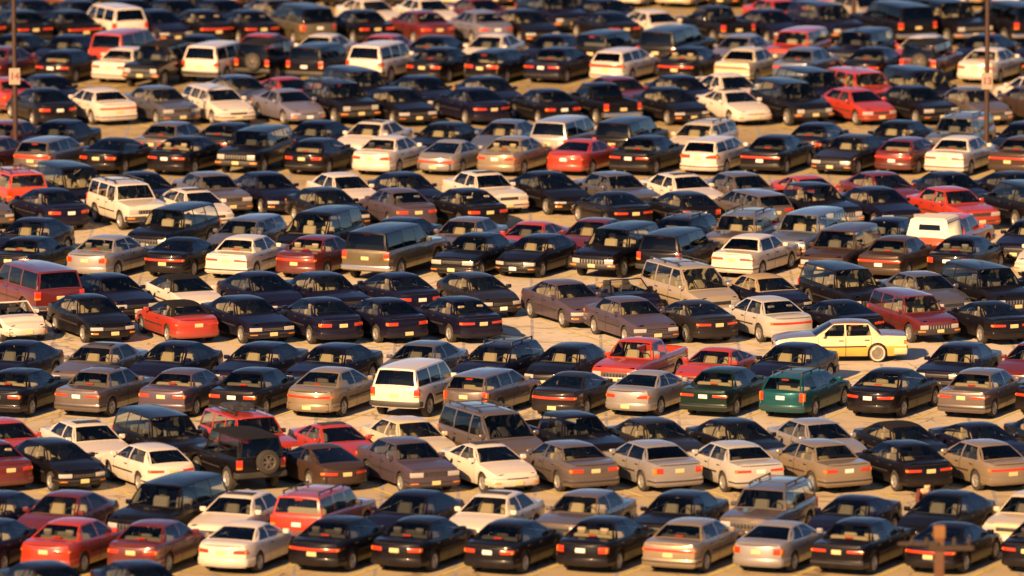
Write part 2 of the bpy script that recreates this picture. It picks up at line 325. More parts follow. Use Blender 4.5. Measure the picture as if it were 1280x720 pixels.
def cabin(S):
    """returns (frame, windshield, rear window, [side windows per side]) as vert/face lists"""
    xw, xr1, xr2, xb, Hh = S['xw'], S['xr1'], S['xr2'], S['xb'], S['H']
    yw, zw = section(S, xw)[4]; yb, zb = section(S, xb)[4]
    rw = S['W']/2*S['rwf']*(.94 if xr2 < -1.7 else .90); ze = Hh-.055
    frame = []; sides = []
    def belt(x):
        y, z = section(S, x)[4]; return Vector((x, y, z))
    def roofedge(x):
        t = (x-xr2)/(xr1-xr2); return Vector((x, rw*(1-.05*abs(2*t-1)**3), ze-.02*abs(2*t-1)**2))
    lines = [(xw, xr1)]
    for p, q in S['win']: lines += [p, q]
    lines.append((xb, xr2))
    def col(bx, tx, ts): 
        a_, b_ = belt(bx), roofedge(tx)
        return [a_.lerp(b_, t)+Vector((0, .025*math.sin(math.pi*t), 0)) for t in ts]
    for i, (p, q) in enumerate(zip(lines, lines[1:])):
        if i % 2 == 0 or (i == len(lines)-2):
            frame.append(grid([[tuple(v) for v in col(*p, (0, .5, 1))], [tuple(v) for v in col(*q, (0, .5, 1))]]))
        else:
            P = col(*p, (0, .04, .5, .92, 1)); Q = col(*q, (0, .04, .5, .92, 1))
            g = lambda a_, b_: grid([[tuple(v) for v in P[a_:b_+1]], [tuple(v) for v in Q[a_:b_+1]]])
            frame.append(g(0, 1)); frame.append(g(3, 4)); sides.append(g(1, 3))
    frame += [mirror(f) for f in frame]
    # front and rear screens
    def screen(bx, tx, sgn, bowb, bowt, side=.07, top=.07, low=.05):
        yb_, zb_ = section(S, bx)[4]; rt = roofedge(tx)
        fr = [-1, -1+side, -.6, -.3, 0, .3, .6, 1-side, 1]; rows = []
        ts = [0, low, .5, 1-top, 1]
        for t in ts:
            row = []
            for f in fr:
                y0 = yb_*f; y1 = rt.y*f
                x0 = bx+sgn*bowb*(1-f*f); x1 = tx+sgn*bowt*(1-f*f)
                z0 = zb_+.03*(1-f*f); z1 = rt.z+.03*(1-f**4)
                bulge = .03*math.sin(math.pi*t)
                row.append((x0+(x1-x0)*t+sgn*bulge, y0+(y1-y0)*t, z0+(z1-z0)*t))
            rows.append(row)
        glassr = [r[1:8] for r in rows[1:4]]
        fp = [grid([r[0:2] for r in rows]), grid([r[7:9] for r in rows]), grid([r[1:8] for r in rows[0:2]]), grid([r[1:8] for r in rows[3:5]])]
        return grid(glassr), fp, rows[-1], rows[0]
    ws, fp, rf, _ = screen(xw, xr1, 1, .10, .05); frame += fp
    rg = S.get('rg', .07)
    rwd, fp, rr, _ = screen(xb, xr2, -1, .06 if xb > -2 else .02, .04, side=.09 if rg == .07 else .22, top=.10 if rg == .07 else .22, low=.06 if rg == .07 else .15); frame += fp
    fr = [-1, -1+.07, -.6, -.3, 0, .3, .6, 1-.07, 1]; rows = []
    for k in range(7):
        t = k/6; x = xr1+(xr2-xr1)*t; e_ = roofedge(x); row = []
        for i, f in enumerate(fr):
            if k == 0: p = rf[i]
            elif k == 6: q = rr[i]; p = q
            else:
                u = (2*t-1)
                xx = x+.05*(1-f*f)*(1-t)-.04*(1-f*f)*t
                p = (xx, e_.y*f, e_.z+(.03+.03*(1-u*u))*(1-f**4))
            row.append(p)
        rows.append(row)
    # rear screen columns differ: re-sample last row linearly to roof columns
    yk = [p[1] for p in rr]
    last = []
    for f in fr:
        y = f*abs(rr[-1][1])
        for a_, b_ in zip(rr, rr[1:]):
            if a_[1]-1e-6 <= y <= b_[1]+1e-6:
                t = 0 if b_[1] == a_[1] else (y-a_[1])/(b_[1]-a_[1]); last.append(tuple(a_[i]+(b_[i]-a_[i])*t for i in range(3))); break
    rows[6] = last
    frame.append(grid(rows))
    return join(*frame), ws, rwd, sides

def wheel_parts(r, whitewall):
    key = ('wheel', r, whitewall)
    if key in MESH: return MESH[key]
    w_ = .10
    tyre = lathe_y([(w_*.7, r*.60), (w_, r*.66), (w_*1.02, r*.86), (w_*.8, r*.98), (0, r), (-w_*.8, r*.98), (-w_*1.02, r*.86), (-w_, r*.60)], 22)
    hub = lathe_y([(w_*.35, 0.0), (w_*.35, r*.62), (-w_*.9, r*.62)], 22)
    t = mesh('tyre', join(tyre, hub), M['rubber'], 50)
    ring = lathe_y([(w_*.55, r*.50), (w_*.98, r*.56), (w_*.98, r*.64), (w_*.7, r*.66)], 22)
    sp = [lathe_y([(w_*.95, 0.0), (w_*.92, r*.12), (w_*.8, r*.17), (w_*.5, r*.18)], 12)]
    n = 6
    for k in range(n):
        a_ = 2*math.pi*k/n; ca, sa = math.cos(a_), math.sin(a_); V = []
        for (rr, hw, y) in ((r*.12, r*.075, w_*.85), (r*.54, r*.11, w_*.75)):
            for s in (-1, 1):
                V.append((rr*ca-s*hw*sa, y, rr*sa+s*hw*ca)); 
        for (rr, hw, y) in ((r*.12, r*.075, w_*.45), (r*.54, r*.11, w_*.45)):
            for s in (-1, 1): V.append((rr*ca-s*hw*sa, y, rr*sa+s*hw*ca))
        sp.append((V, [(0,1,3,2),(0,2,6,4),(1,5,7,3)]))
    rim = mesh('rim', join(ring, *sp), M['alloy'], 30)
    ww = mesh('whitewall', lathe_y([(w_*1.03, r*.66), (w_*1.07, r*.84)], 22), M['whitewall'], 30) if whitewall else None
    cap = mesh('rim', lathe_y([(w_*1.05, 0), (w_*1.02, r*.3), (w_*.9, r*.34), (w_*1.0, r*.6), (w_*.9, r*.66)], 22), M['alloy'], 30)
    MESH[key] = (t, cap if whitewall else rim, ww); return MESH[key]

LAMPS = {'t5': (.52, .88, .13, .12), 't6': (.40, .86, .19, .10),   # tail style: (inner s, outer s, z0 offset below trunk edge, height)
    't1': (.50, .86, .15, .13), 't2': (.40, .92, .16, .10), 't3': (.0, .90, .17, .10), 't4': (.66, .86, .12, .20)}
def vehicle_proto(kind, tail, extras):
    """list of (name, mesh, slot, location, parent index, rotation z) ; slot None keeps the mesh material, 'paint' takes the car's colour"""
    key = (kind, tail, extras)
    if key in MESH: return MESH[key]
    S = SPEC[kind]; out = []; L = S['L']/2; W = S['W']/2
    def cm(tag, fn):
        k = (kind, tag)
        if k not in MESH: MESH[k] = fn()
        return MESH[k]
    def add(name, me, slot=None, loc=(0,0,0), parent=-1, rz=0): out.append((name, me, slot, loc, parent, rz)); return len(out)-1
    def bd():
        b, d = body_mesh(S); return mesh('body', b, PM['black'], 32), [(mesh('door', l, PM['black'], 32, True, .98), mesh('door', r, PM['black'], 32, True, .98)) for l, r in d]
    body, doors = cm('body', bd)
    add('body', body, 'paint')
    for l, r in doors:
        for s, m_ in ((1, l), (-1, r)):
            i = add('door', m_, 'paint')
    hd = cm('handle', lambda: mesh('door_handle', box(-.09, .09, -.012, .012, -.015, .015), M['plastic'], 0))
    di = [i for i, o in enumerate(out) if o[0] == 'door']
    for n, (d0, d1) in enumerate(S['doors']):
        x = d1+.16
        if n < len(di)//2:
            for s, i in ((1, di[2*n]), (-1, di[2*n+1])):
                y, z = section(S, x)[3]; add('door_handle', hd, None, (x, s*(y+.012), z-.02), i)
    opn = S.get('open'); soft = S.get('soft')
    def cb():
        f, ws, rwd, sides = cabin(S)
        gm = M['glass']; rear = M['tint'] if 'tint' in extras else gm
        return (mesh('roof', f, PM['black'], 35, True, .8), mesh('windshield', ws, gm, 60, True, .3), mesh('rear_window', rwd, rear, 60, True, .3), mesh('rear_window', rwd, M['tint'], 60, True, .3),
            [mesh('side_window', s, gm, 60, True, .95) for s in sides], [mesh('side_window', mirror(s), gm, 60, True, .95) for s in sides],
            [mesh('side_window', s, M['tint'], 60, True, .95) for s in sides], [mesh('side_window', mirror(s), M['tint'], 60, True, .95) for s in sides])
    if not opn:
        rf, ws, rwc, rwt, sl, sr, slt, srt = cm('cabin', cb)
        add('roof', rf, 'soft' if soft else 'roof')
        add('windshield', ws); add('rear_window', rwt if 'tint' in extras else rwc)
        for i in range(len(sl)):
            tt = 'tint' in extras and i > 0
            add('side_window', (slt if tt else sl)[i]); add('side_window', (srt if tt else sr)[i])
    else:
        def ow():
            xw, xr, Hh = S['xw'], S['xr1'], S['H']; y, z = section(S, xw)[4]; y *= .97; yt = .60
            rows = [[(xw+.08*(1-f*f), y*f, z), (xr+.05*(1-f*f), yt*f, Hh-.02)] for f in (-1, -.5, 0, .5, 1)]
            g = mesh('windshield', grid(rows), M['glass'], 60, True, .3)
            bars = []
            for s in (-1, 1):
                for a_, b_ in (((xw, s*y, z-.03), (xr, s*yt, Hh)),):
                    bars.append(([(a_[0]-.03, a_[1]-.02, a_[2]), (a_[0]+.03, a_[1]-.02, a_[2]), (a_[0]+.03, a_[1]+.02, a_[2]), (a_[0]-.03, a_[1]+.02, a_[2]),
                        (b_[0]-.03, b_[1]-.02, b_[2]), (b_[0]+.03, b_[1]-.02, b_[2]), (b_[0]+.03, b_[1]+.02, b_[2]), (b_[0]-.03, b_[1]+.02, b_[2])],
                        [(0,1,5,4),(1,2,6,5),(2,3,7,6),(3,0,4,7),(4,5,6,7)]))
            for k in range(4):
                f0, f1 = (-1, -.5, 0, .5, 1)[k:k+2]
                bars.append(grid([[(xr+.05*(1-f*f)-.03, yt*f, Hh-.02), (xr+.05*(1-f*f)-.03, yt*f, Hh+.02), (xr+.05*(1-f*f)+.03, yt*f, Hh+.02), (xr+.05*(1-f*f)+.03, yt*f, Hh-.02)] for f in (f0, f1)]))
            return g, mesh('windshield_frame', join(*bars), PM['black'], 30), mesh('folded_top', rbox(S['xb']-.28, S['xb']+.12, -.62, .62, .80, .98, .06), M['brownfab'], 30)
        g, fr, ft = cm('open', ow); add('windshield', g); add('windshield_frame', fr, 'paint'); add('folded_top', ft, 'soft')
    # interior
    def inter():
        x0, x1 = S['xb']+.03, S['xw']-.02; zb = section(S, 0)[4][1]-.025; y = W*.89; zf = S['zs']+.16
        V = [(x0,-y,zb),(x1,-y,zb),(x1,y,zb),(x0,y,zb),(x0,-y,zf),(x1,-y,zf),(x1,y,zf),(x0,y,zf)]
        tub = (V, [(0,1,5,4),(1,2,6,5),(2,3,7,6),(3,0,4,7),(4,5,6,7)])
        dash = rbox(S['xw']-.42, S['xw']-.04, -y+.02, y-.02, zb-.25, zb+.01, .05)
        parts = [tub, dash]
        if 'sedan' in kind or kind == 'coupe': parts.append(box(S['xb']+.06, S['xb']+.42, -y+.03, y-.03, zb-.06, zb-.01))
        return mesh('interior', join(*parts), M['dark_int'], 30)
    add('interior', cm('interior', inter), 'inter')
    zf = S['zs']+.20; top = min(S['H']-.14, section(S, 0)[4][1]+.30)
    def seat(y0, y1, xx, hr=True):
        ym = (y0+y1)/2
        p = [rbox(xx-.10, xx+.40, y0, y1, zf, zf+.26, .05), rbox(xx-.16, xx+.0, y0, y1, zf+.12, top-.17, .05, -.22)]
        if hr:
            for q in ([ym] if y1-y0 < .8 else [y0+.27, y1-.27]): p.append(rbox(xx-.30, xx-.20, q-.13, q+.13, top-.16, top+.02, .035))
        return join(*p)
    fx = min(S['xr1']-.28, S['xw']-1.05)
    fs = cm('seatf', lambda: (mesh('seat', seat(.12, .62, fx), None, 40), mesh('seat', seat(-.62, -.12, fx), None, 40)))
    for m_ in fs: add('seat', m_, 'seat')
    for k in range(1, S['seats']):
        rs = cm('seatr%d' % k, lambda: mesh('rear_seat', seat(-W*.72, W*.72, fx-.88*k, k % 2 == 1 and kind in ('sedan', 'wagon')), None, 40)); add('rear_seat', rs, 'seat')
    st = cm('steer', lambda: mesh('steering_wheel', lathe_y([(0,.15),(.02,.17),(0,.19),(-.02,.17),(0,.15)], 12), M['plastic'], 60))
    add('steering_wheel', st, None, (fx+.52, .37, section(S, 0)[4][1]-.03), -1, math.pi/2)
    # underbody
    def ub():
        ps = [box(-L+.35, L-.35, -W*.60, W*.60, S['zs']-.03, S['zs']+.28), box(S['ax'][1]+S['arch']+.06, S['ax'][0]-S['arch']-.06, -W*.88, W*.88, S['zs']-.02, S['zs']+.10)]
        ps.append(box(-L+.12, -L+.5, -W*.8, W*.8, S['zs']+.05, S['zs']+.3)); ps.append(box(L-.5, L-.12, -W*.8, W*.8, S['zs']+.05, S['zs']+.3))
        return mesh('underbody', join(*ps), M['under'], 0)
    add('underbody', cm('under', ub))
    # bumpers
    bp = S.get('bumper', 'body'); big = S['zs'] > .3
    def bumpf():
        z0 = S['zs']+.07; h = .17 if big else .21
        o = .05 if bp != 'body' else .03
        sw = halfw(S, L-S['bow'])+S['bow']*.5+(.42 if not big else .18)
        m_ = {'body': PM['black'], 'trim': M['chrome'], 'dark': M['plastic']}[bp]
        return mesh('front_bumper', band(S, 1, -sw, sw, z0, z0+h, o, .08), m_, 40), mesh('rear_bumper', band(S, -1, -sw, sw, z0, z0+h, o, .08), m_, 40)
    fb, rb = cm('bump', bumpf); sl_ = 'paint' if bp == 'body' else None
    fbi = add('front_bumper', fb, sl_); rbi = add('rear_bumper', rb, sl_)
    wE = halfw(S, L-S['bow']); zr = interp(S['prof'], -L+S['bow']); 
    # tail lamps
    s0, s1, dz, hh = LAMPS[tail]
    def rs_(f): return f*(wE+S['bow']*.35)
    if big or kind in ('minivan', 'wagon'):
        tall = tail in ('t1', 't4') or big
        ltz0, ltz1 = (zr-.34, zr-.04) if tall else (zr-.22, zr-.07); s0, s1 = (.78, 1.08) if tall else (s0, 1.08)
    else: ltz1 = zr-dz+.02; ltz0 = ltz1-hh
    def tl():
        if tail == 't3' and not big: return [mesh('taillight', band(S, -1, -rs_(1.06), rs_(1.06), ltz0, ltz1, .006, .03), M['tail'], 40)]
        e_ = 1.08
        return [mesh('taillight', band(S, -1, rs_(s0), rs_(e_), ltz0, ltz1, .006, .03), M['tail'], 40), mesh('taillight', band(S, -1, -rs_(e_), -rs_(s0), ltz0, ltz1, .006, .03), M['tail'], 40)]
    tls = cm('tl'+tail, tl)
    ids = [add('taillight', m_) for m_ in tls]
    def ta():
        q = max(.80, s0+.2) if not big else .96
        if big: return [mesh('turn_lamp', band(S, -1, s_*rs_(.8) if s_ > 0 else -rs_(1.06), rs_(1.06) if s_ > 0 else -rs_(.8), ltz0-.0, ltz0+.08, .012, .03), M['amber'], 40) for s_ in (1, -1)]
        return [mesh('turn_lamp', band(S, -1, rs_(.92) if s_ > 0 else -rs_(1.085), rs_(1.085) if s_ > 0 else -rs_(.92), ltz0+.01, ltz1-.01, .010, .03), M['amber'], 40) for s_ in (1, -1)]
    if 'noamb' not in extras:
        tas = cm('ta'+tail, ta)
        for i, m_ in enumerate(tas): add('turn_lamp', m_, None, (0,0,0), ids[min(i, len(ids)-1)])
    # plates
    pm = 'plate_w' if 'pw' in extras else 'plate_y'
    low = 'plow' in extras
    zp = (S['zs']+.16) if low else (zr-.22 if tail != 't3' else ltz0-.09)
    if big and not low: zp = zr-.30
    zp = max(zp, S['zs']+.12)
    pr = cm('plr'+pm+str(round(zp, 3)), lambda: mesh('licence_plate', band(S, -1, -.15, .15, zp-.06, zp+.07, .048 if low else (.012 if tail != 't3' else .02), .02), M[pm], 0)); 
    add('licence_plate', pr)
    zfp = S['zs']+.16; pf = cm('plf'+pm, lambda: mesh('licence_plate', band(S, 1, -.14, .14, zfp-.06, zfp+.07, .062, .02), M[pm], 0)); add('licence_plate', pf)
    if 'sedan' in kind or kind in ('coupe', 'long sedan', 'sports coupe', 'convertible'):
        # trunk lid seam
        tsm = cm('seam', lambda: mesh('trunk_seam', join(*[band(S, -1, -rs_(.80), rs_(.80), zr-.02-.005, zr-.02+.009, .002, .01)]), M['plastic'], 0)); add('trunk_seam', tsm)
    # front lamps, grille
    zh = section(S, L-S['bow'])[3][1]; zt_ = max(interp(S['prof'], L-S['bow'])-.02, zh+.04)
    hz1 = zt_-.05 if not big else zt_-.10; hz0 = hz1-(.15 if not big else .19)
    zmin = S['zs']+.07+(.17 if big else .21)+.02
    hz0 = max(hz0, zmin-.06); hz1 = max(hz1, hz0+.09)
    popup = kind in ('roadster',)
    if not popup:
        def hl():
            i0, i1 = (.50, 1.06) if not big else (.56, .92)
            return [mesh('headlight', band(S, 1, rs_(i0), rs_(i1), hz0, hz1, .012, .03, 0), M['lamp'], 40), mesh('headlight', band(S, 1, -rs_(i1), -rs_(i0), hz0, hz1, .012, .03, 0), M['lamp'], 40)]
        for m_ in cm('hl', hl): add('headlight', m_)
        def gr():
            a_ = rs_(.46 if not big else .52); b_ = [band(S, 1, -a_, a_, hz0+.01, hz1-.01, .008, .03, 0)]
            return mesh('grille', join(*b_), M['grille'], 40)
        gi = add('grille', cm('gr', gr))
        def gs():
            a_ = rs_(.46 if not big else .52); b_ = []
            if big:
                for k in range(8):
                    s_ = -a_+(k+.5)*2*a_/8; b_.append(band(S, 1, s_-.022, s_+.022, hz0+.015, hz1-.01, .018, .02, 0))
            else:
                for k in range(2): zz = hz0+(k+1)*(hz1-hz0)/3; b_.append(band(S, 1, -a_*.95, a_*.95, zz-.006, zz+.006, .012, .02, 0))
            return mesh('grille_bars', join(*b_), M['chrome'], 30)
        add('grille_bars', cm('gs', gs), None, (0,0,0), gi)
    def sg():
        z0 = S['zs']+.14
        return [mesh('turn_lamp', band(S, 1, s_*rs_(.70) if s_ > 0 else -rs_(.98), rs_(.98) if s_ > 0 else -rs_(.70), z0, z0+.06, .042 if bp == 'body' else .062, .02), M['amber'], 40) for s_ in (1, -1)]
    for m_ in cm('sg', sg): add('turn_lamp', m_, None, (0,0,0), fbi)
    def air():
        z0 = S['zs']+.03; return mesh('air_intake', band(S, 1, -rs_(.6), rs_(.6), z0, z0+.055, .012, .03), M['grille'], 30)
    if bp == 'body': add('air_intake', cm('air', air), None, (0,0,0), fbi)
    # mirrors, rub strip
    mx_ = S['xw']-.28; ym, zm = section(S, mx_)[4]
    mir = cm('mir', lambda: [mesh('side_mirror', rbox(-.05, .07, s*ym if s > 0 else -ym-.20, ym+.20 if s > 0 else -ym, zm+.01, zm+.14, .03), PM['black'], 40) for s in (1, -1)])
    for m_ in mir: add('side_mirror', m_, 'mirror', (mx_, 0, 0))
    def strip(s):
        x0 = S['ax'][1]+S['arch']+.04; x1 = S['ax'][0]-S['arch']-.04; pts = [x0+(x1-x0)*k/6 for k in range(7)]
        rows = []
        for x in pts:
            y, z = section(S, x)[2]; rows.append([(x, s*(y-.01), z-.03), (x, s*(y+.012), z-.022), (x, s*(y+.012), z+.022), (x, s*(y-.01), z+.03)])
        return mesh('side_moulding', grid(rows), M['plastic'], 0)
    if kind not in ('roadster', 'sports coupe', 'coupe'):
        for s in (1, -1): add('side_moulding', cm('strip%d' % s, lambda: strip(s)))
    # wheels
    t, rim, ww = wheel_parts(S['wr'], S.get('whitewall', False))
    for x in S['ax']:
        for s in (1, -1):
            i = add('wheel', t, None, (x, s*(W-.115), S['wr']), -1, 0 if s > 0 else math.pi)
            add('rim', rim, 'rim', (0,0,0), i)
            if ww: add('whitewall', ww, None, (0,0,0), i)
    # extras
    if 'sun' in extras:
        sr_ = cm('sun', lambda: mesh('sunroof', rbox(S['xr1']-.62, S['xr1']-.16, -.42, .42, S['H']-.02, S['H']+.018, .015), M['tint'], 30)); 
        srm = cm('sun2', lambda: mesh('sunroof', rbox(S['xr1']-.62, S['xr1']-.16, -.42, .42, S['H']-.02, S['H']+.012, .01), M['plastic'], 30)); add('sunroof', srm)
    if 'rack' in extras:
        def rk():
            ps = []; x0, x1 = S['xr1']-.25, S['xr2']+.15; yy = S['W']/2*S['rwf']*.78; z = S['H']
            for s in (-1, 1):
                ps.append(box(x1, x0, s*yy-.02, s*yy+.02, z+.05, z+.085))
                for x in (x0-.05, (x0+x1)/2, x1+.05): ps.append(box(x-.04, x+.04, s*yy-.018, s*yy+.018, z-.03, z+.05))
            for t_ in (.2, .8): x = x0+(x1-x0)*t_; ps.append(box(x-.02, x+.02, -yy, yy, z+.052, z+.08))
            return mesh('roof_rack', join(*ps), M['plastic'], 0)
        add('roof_rack', cm('rack', rk))
    if 'load' in extras:
        def ld():
            ps = []; rr = random.Random(3)
            for k in range(7):
                x = -1.3+rr.random()*1.2; y = -.4+rr.random()*.6; z = S['H']+.08
                ps.append(rbox(x-.12-rr.random()*.15, x+.2, y-.1, y+.2, z, z+.08+rr.random()*.1, .02))
            return mesh('roof_load', join(*ps), M['plastic'], 30)
        add('roof_load', cm('load', ld))
    if 'wing' in extras:
        def wg():
            zz = interp(S['prof'], -L+.25)
            return mesh('spoiler', join(rbox(-L+.05, -L+.27, -W*.78, W*.78, zz+.13, zz+.17, .015), box(-L+.1, -L+.2, -W*.7, -W*.66, zz-.02, zz+.14), box(-L+.1, -L+.2, W*.66, W*.7, zz-.02, zz+.14)), PM['black'], 30)
        add('spoiler', cm('wing', wg), 'paint')
    if S.get('spare'):
        i = add('spare_wheel', t, None, (-L-.14, -.15, .98), -1, math.pi/2); add('rim', rim, 'srim', (0,0,0), i)
    if kind not in ('roadster', 'convertible', 'off-roader', 'sports coupe'):
        def bl():
            zz = interp(S['prof'], S['xb'])
            x = S['xb']+.16 if S['xb'] > -2 else S['xr2']-.02; z = zz+.035 if S['xb'] > -2 else S['H']-.17
            return mesh('brake_light', rbox(x, x+.05, -.13, .13, z, z+.045, .008), M['tail'], 30)
        add('brake_light', cm('bl', bl))
    if bp == 'body' and kind in ('boxy sedan', 'squared sedan', 'wagon', 'hatchback'):
        def bt(sg_):
            sw = halfw(S, L-S['bow'])+S['bow']*.5+.38; return mesh('bumper_strip', band(S, sg_, -sw, sw, S['zs']+.16, S['zs']+.21, .042, .03), M['plastic'], 30)
        add('bumper_strip', cm('bt1', lambda: bt(1)), None, (0,0,0), fbi); add('bumper_strip', cm('bt2', lambda: bt(-1)), None, (0,0,0), rbi)
    if 'shell' in extras:
        def shl():
            b0, b1 = S['bed'][0]+.02, S['bed'][1]-.02; zt = 1.03; zz = 1.70; y = W*.90; yt = W*.74
            P = [(b1,-y,zt),(b0,-y,zt),(b0,y,zt),(b1,y,zt)]; Q = [(b1+.10,-yt,zz-.04),(b0,-yt,zz-.04),(b0,yt,zz-.04),(b1+.10,yt,zz-.04)]; T = [(b1+.2,-yt+.12,zz+.02),(b0-.02,-yt+.12,zz+.02),(b0-.02,yt-.12,zz+.02),(b1+.2,yt-.12,zz+.02)]
            V = P+Q+T; F = [(0,1,5,4),(1,2,6,5),(2,3,7,6),(4,5,9,8),(5,6,10,9),(6,7,11,10),(7,4,8,11),(8,9,10,11)]
            # rear face with window opening
            def rp(u, v): 
                a_ = Vector(P[3]).lerp(Vector(P[0]), u); b_ = Vector(Q[3]).lerp(Vector(Q[0]), u); return tuple(a_.lerp(b_, v))
            us, vs2 = (0, .26, .80, 1), (0, .42, .74, 1); g = []
            for i in range(3):
                for j in range(3):
                    if i == 1 and j == 1: continue
                    g.append(([rp(us[i], vs2[j]), rp(us[i+1], vs2[j]), rp(us[i+1], vs2[j+1]), rp(us[i], vs2[j+1])], [(0,1,2,3)]))
            win = ([rp(.26, .42), rp(.80, .42), rp(.80, .74), rp(.26, .74)], [(0,1,2,3)])
            seam = [box(b1+.12, b0-.03, s*(yt+.018)-.012, s*(yt+.018)+.012, zz-.15, zz-.12) for s in (-1, 1)]
            return mesh('camper_shell', join((V, F), *g), M['shell'], 25), mesh('shell_window', win, M['tint'], 0), mesh('shell_seam', join(*seam), M['plastic'], 0)
        a_, b_, c_ = cm('shell', shl); i = add('camper_shell', a_); add('shell_window', b_, None, (0,0,0), i); add('shell_seam', c_, None, (0,0,0), i)
    if kind == 'sedan' and tail in ('t2',) or kind == 'off-roader': pass
    MESH[key] = out; return out
NOSLOT = bpy.data.materials.new('seat_default')
def place(rootname, proto, loc, rz, paint, roof, seatm, softm, mirror_, rimm, two=False):
    e_ = bpy.data.objects.new(rootname, None); C.objects.link(e_); e_.location = loc; e_.rotation_euler = (0, 0, rz); e_.empty_display_size = .3
    obs = []
    for name, me, slot, l, par, rr in proto:
        if slot == 'seat' and not me.materials: me.materials.append(NOSLOT)
        o = bpy.data.objects.new(name, me); C.objects.link(o)
        o.parent = e_ if par < 0 else obs[par]; o.location = l
        if rr: o.rotation_euler = (0, 0, rr)
        if slot:
            if slot in ('paint', 'roof') and two and name in ('body', 'door', 'roof'): obs.append(o); continue
            m_ = {'paint': paint, 'roof': roof, 'seat': seatm, 'soft': softm, 'mirror': mirror_, 'rim': rimm, 'srim': M['dull_rim'], 'inter': M['tan_trim'] if seatm is M['tan_int'] else M['dark_int']}[slot]
            sl = o.material_slots[0]; sl.link = 'OBJECT'; sl.material = m_
        obs.append(o)
    return e_

# ------------------------------------------------------------------ the cars
# codes used only in this table: kind letter, paint, options
KIND = dict(s='sedan', b='boxy sedan', L='long sedan', c='coupe', h='hatchback', w='wagon', m='minivan', j='box suv', e='suv', g='large suv',
            p='pickup', x='extended cab pickup', v='convertible', r='roadster', o='off-roader', q='sports coupe')
COL = dict(k='black', n='navy', w='white', c='cream', s='silver', t='taupe', g='grey', r='red', m='maroon', T='teal', G='dark_green', d='gold',
           p='purple_grey', h='charcoal', b='beige', o='brown', l='lavender', y='pale_yellow', R='orange_red', O='olive', B='blue_grey', a='pale_grey')
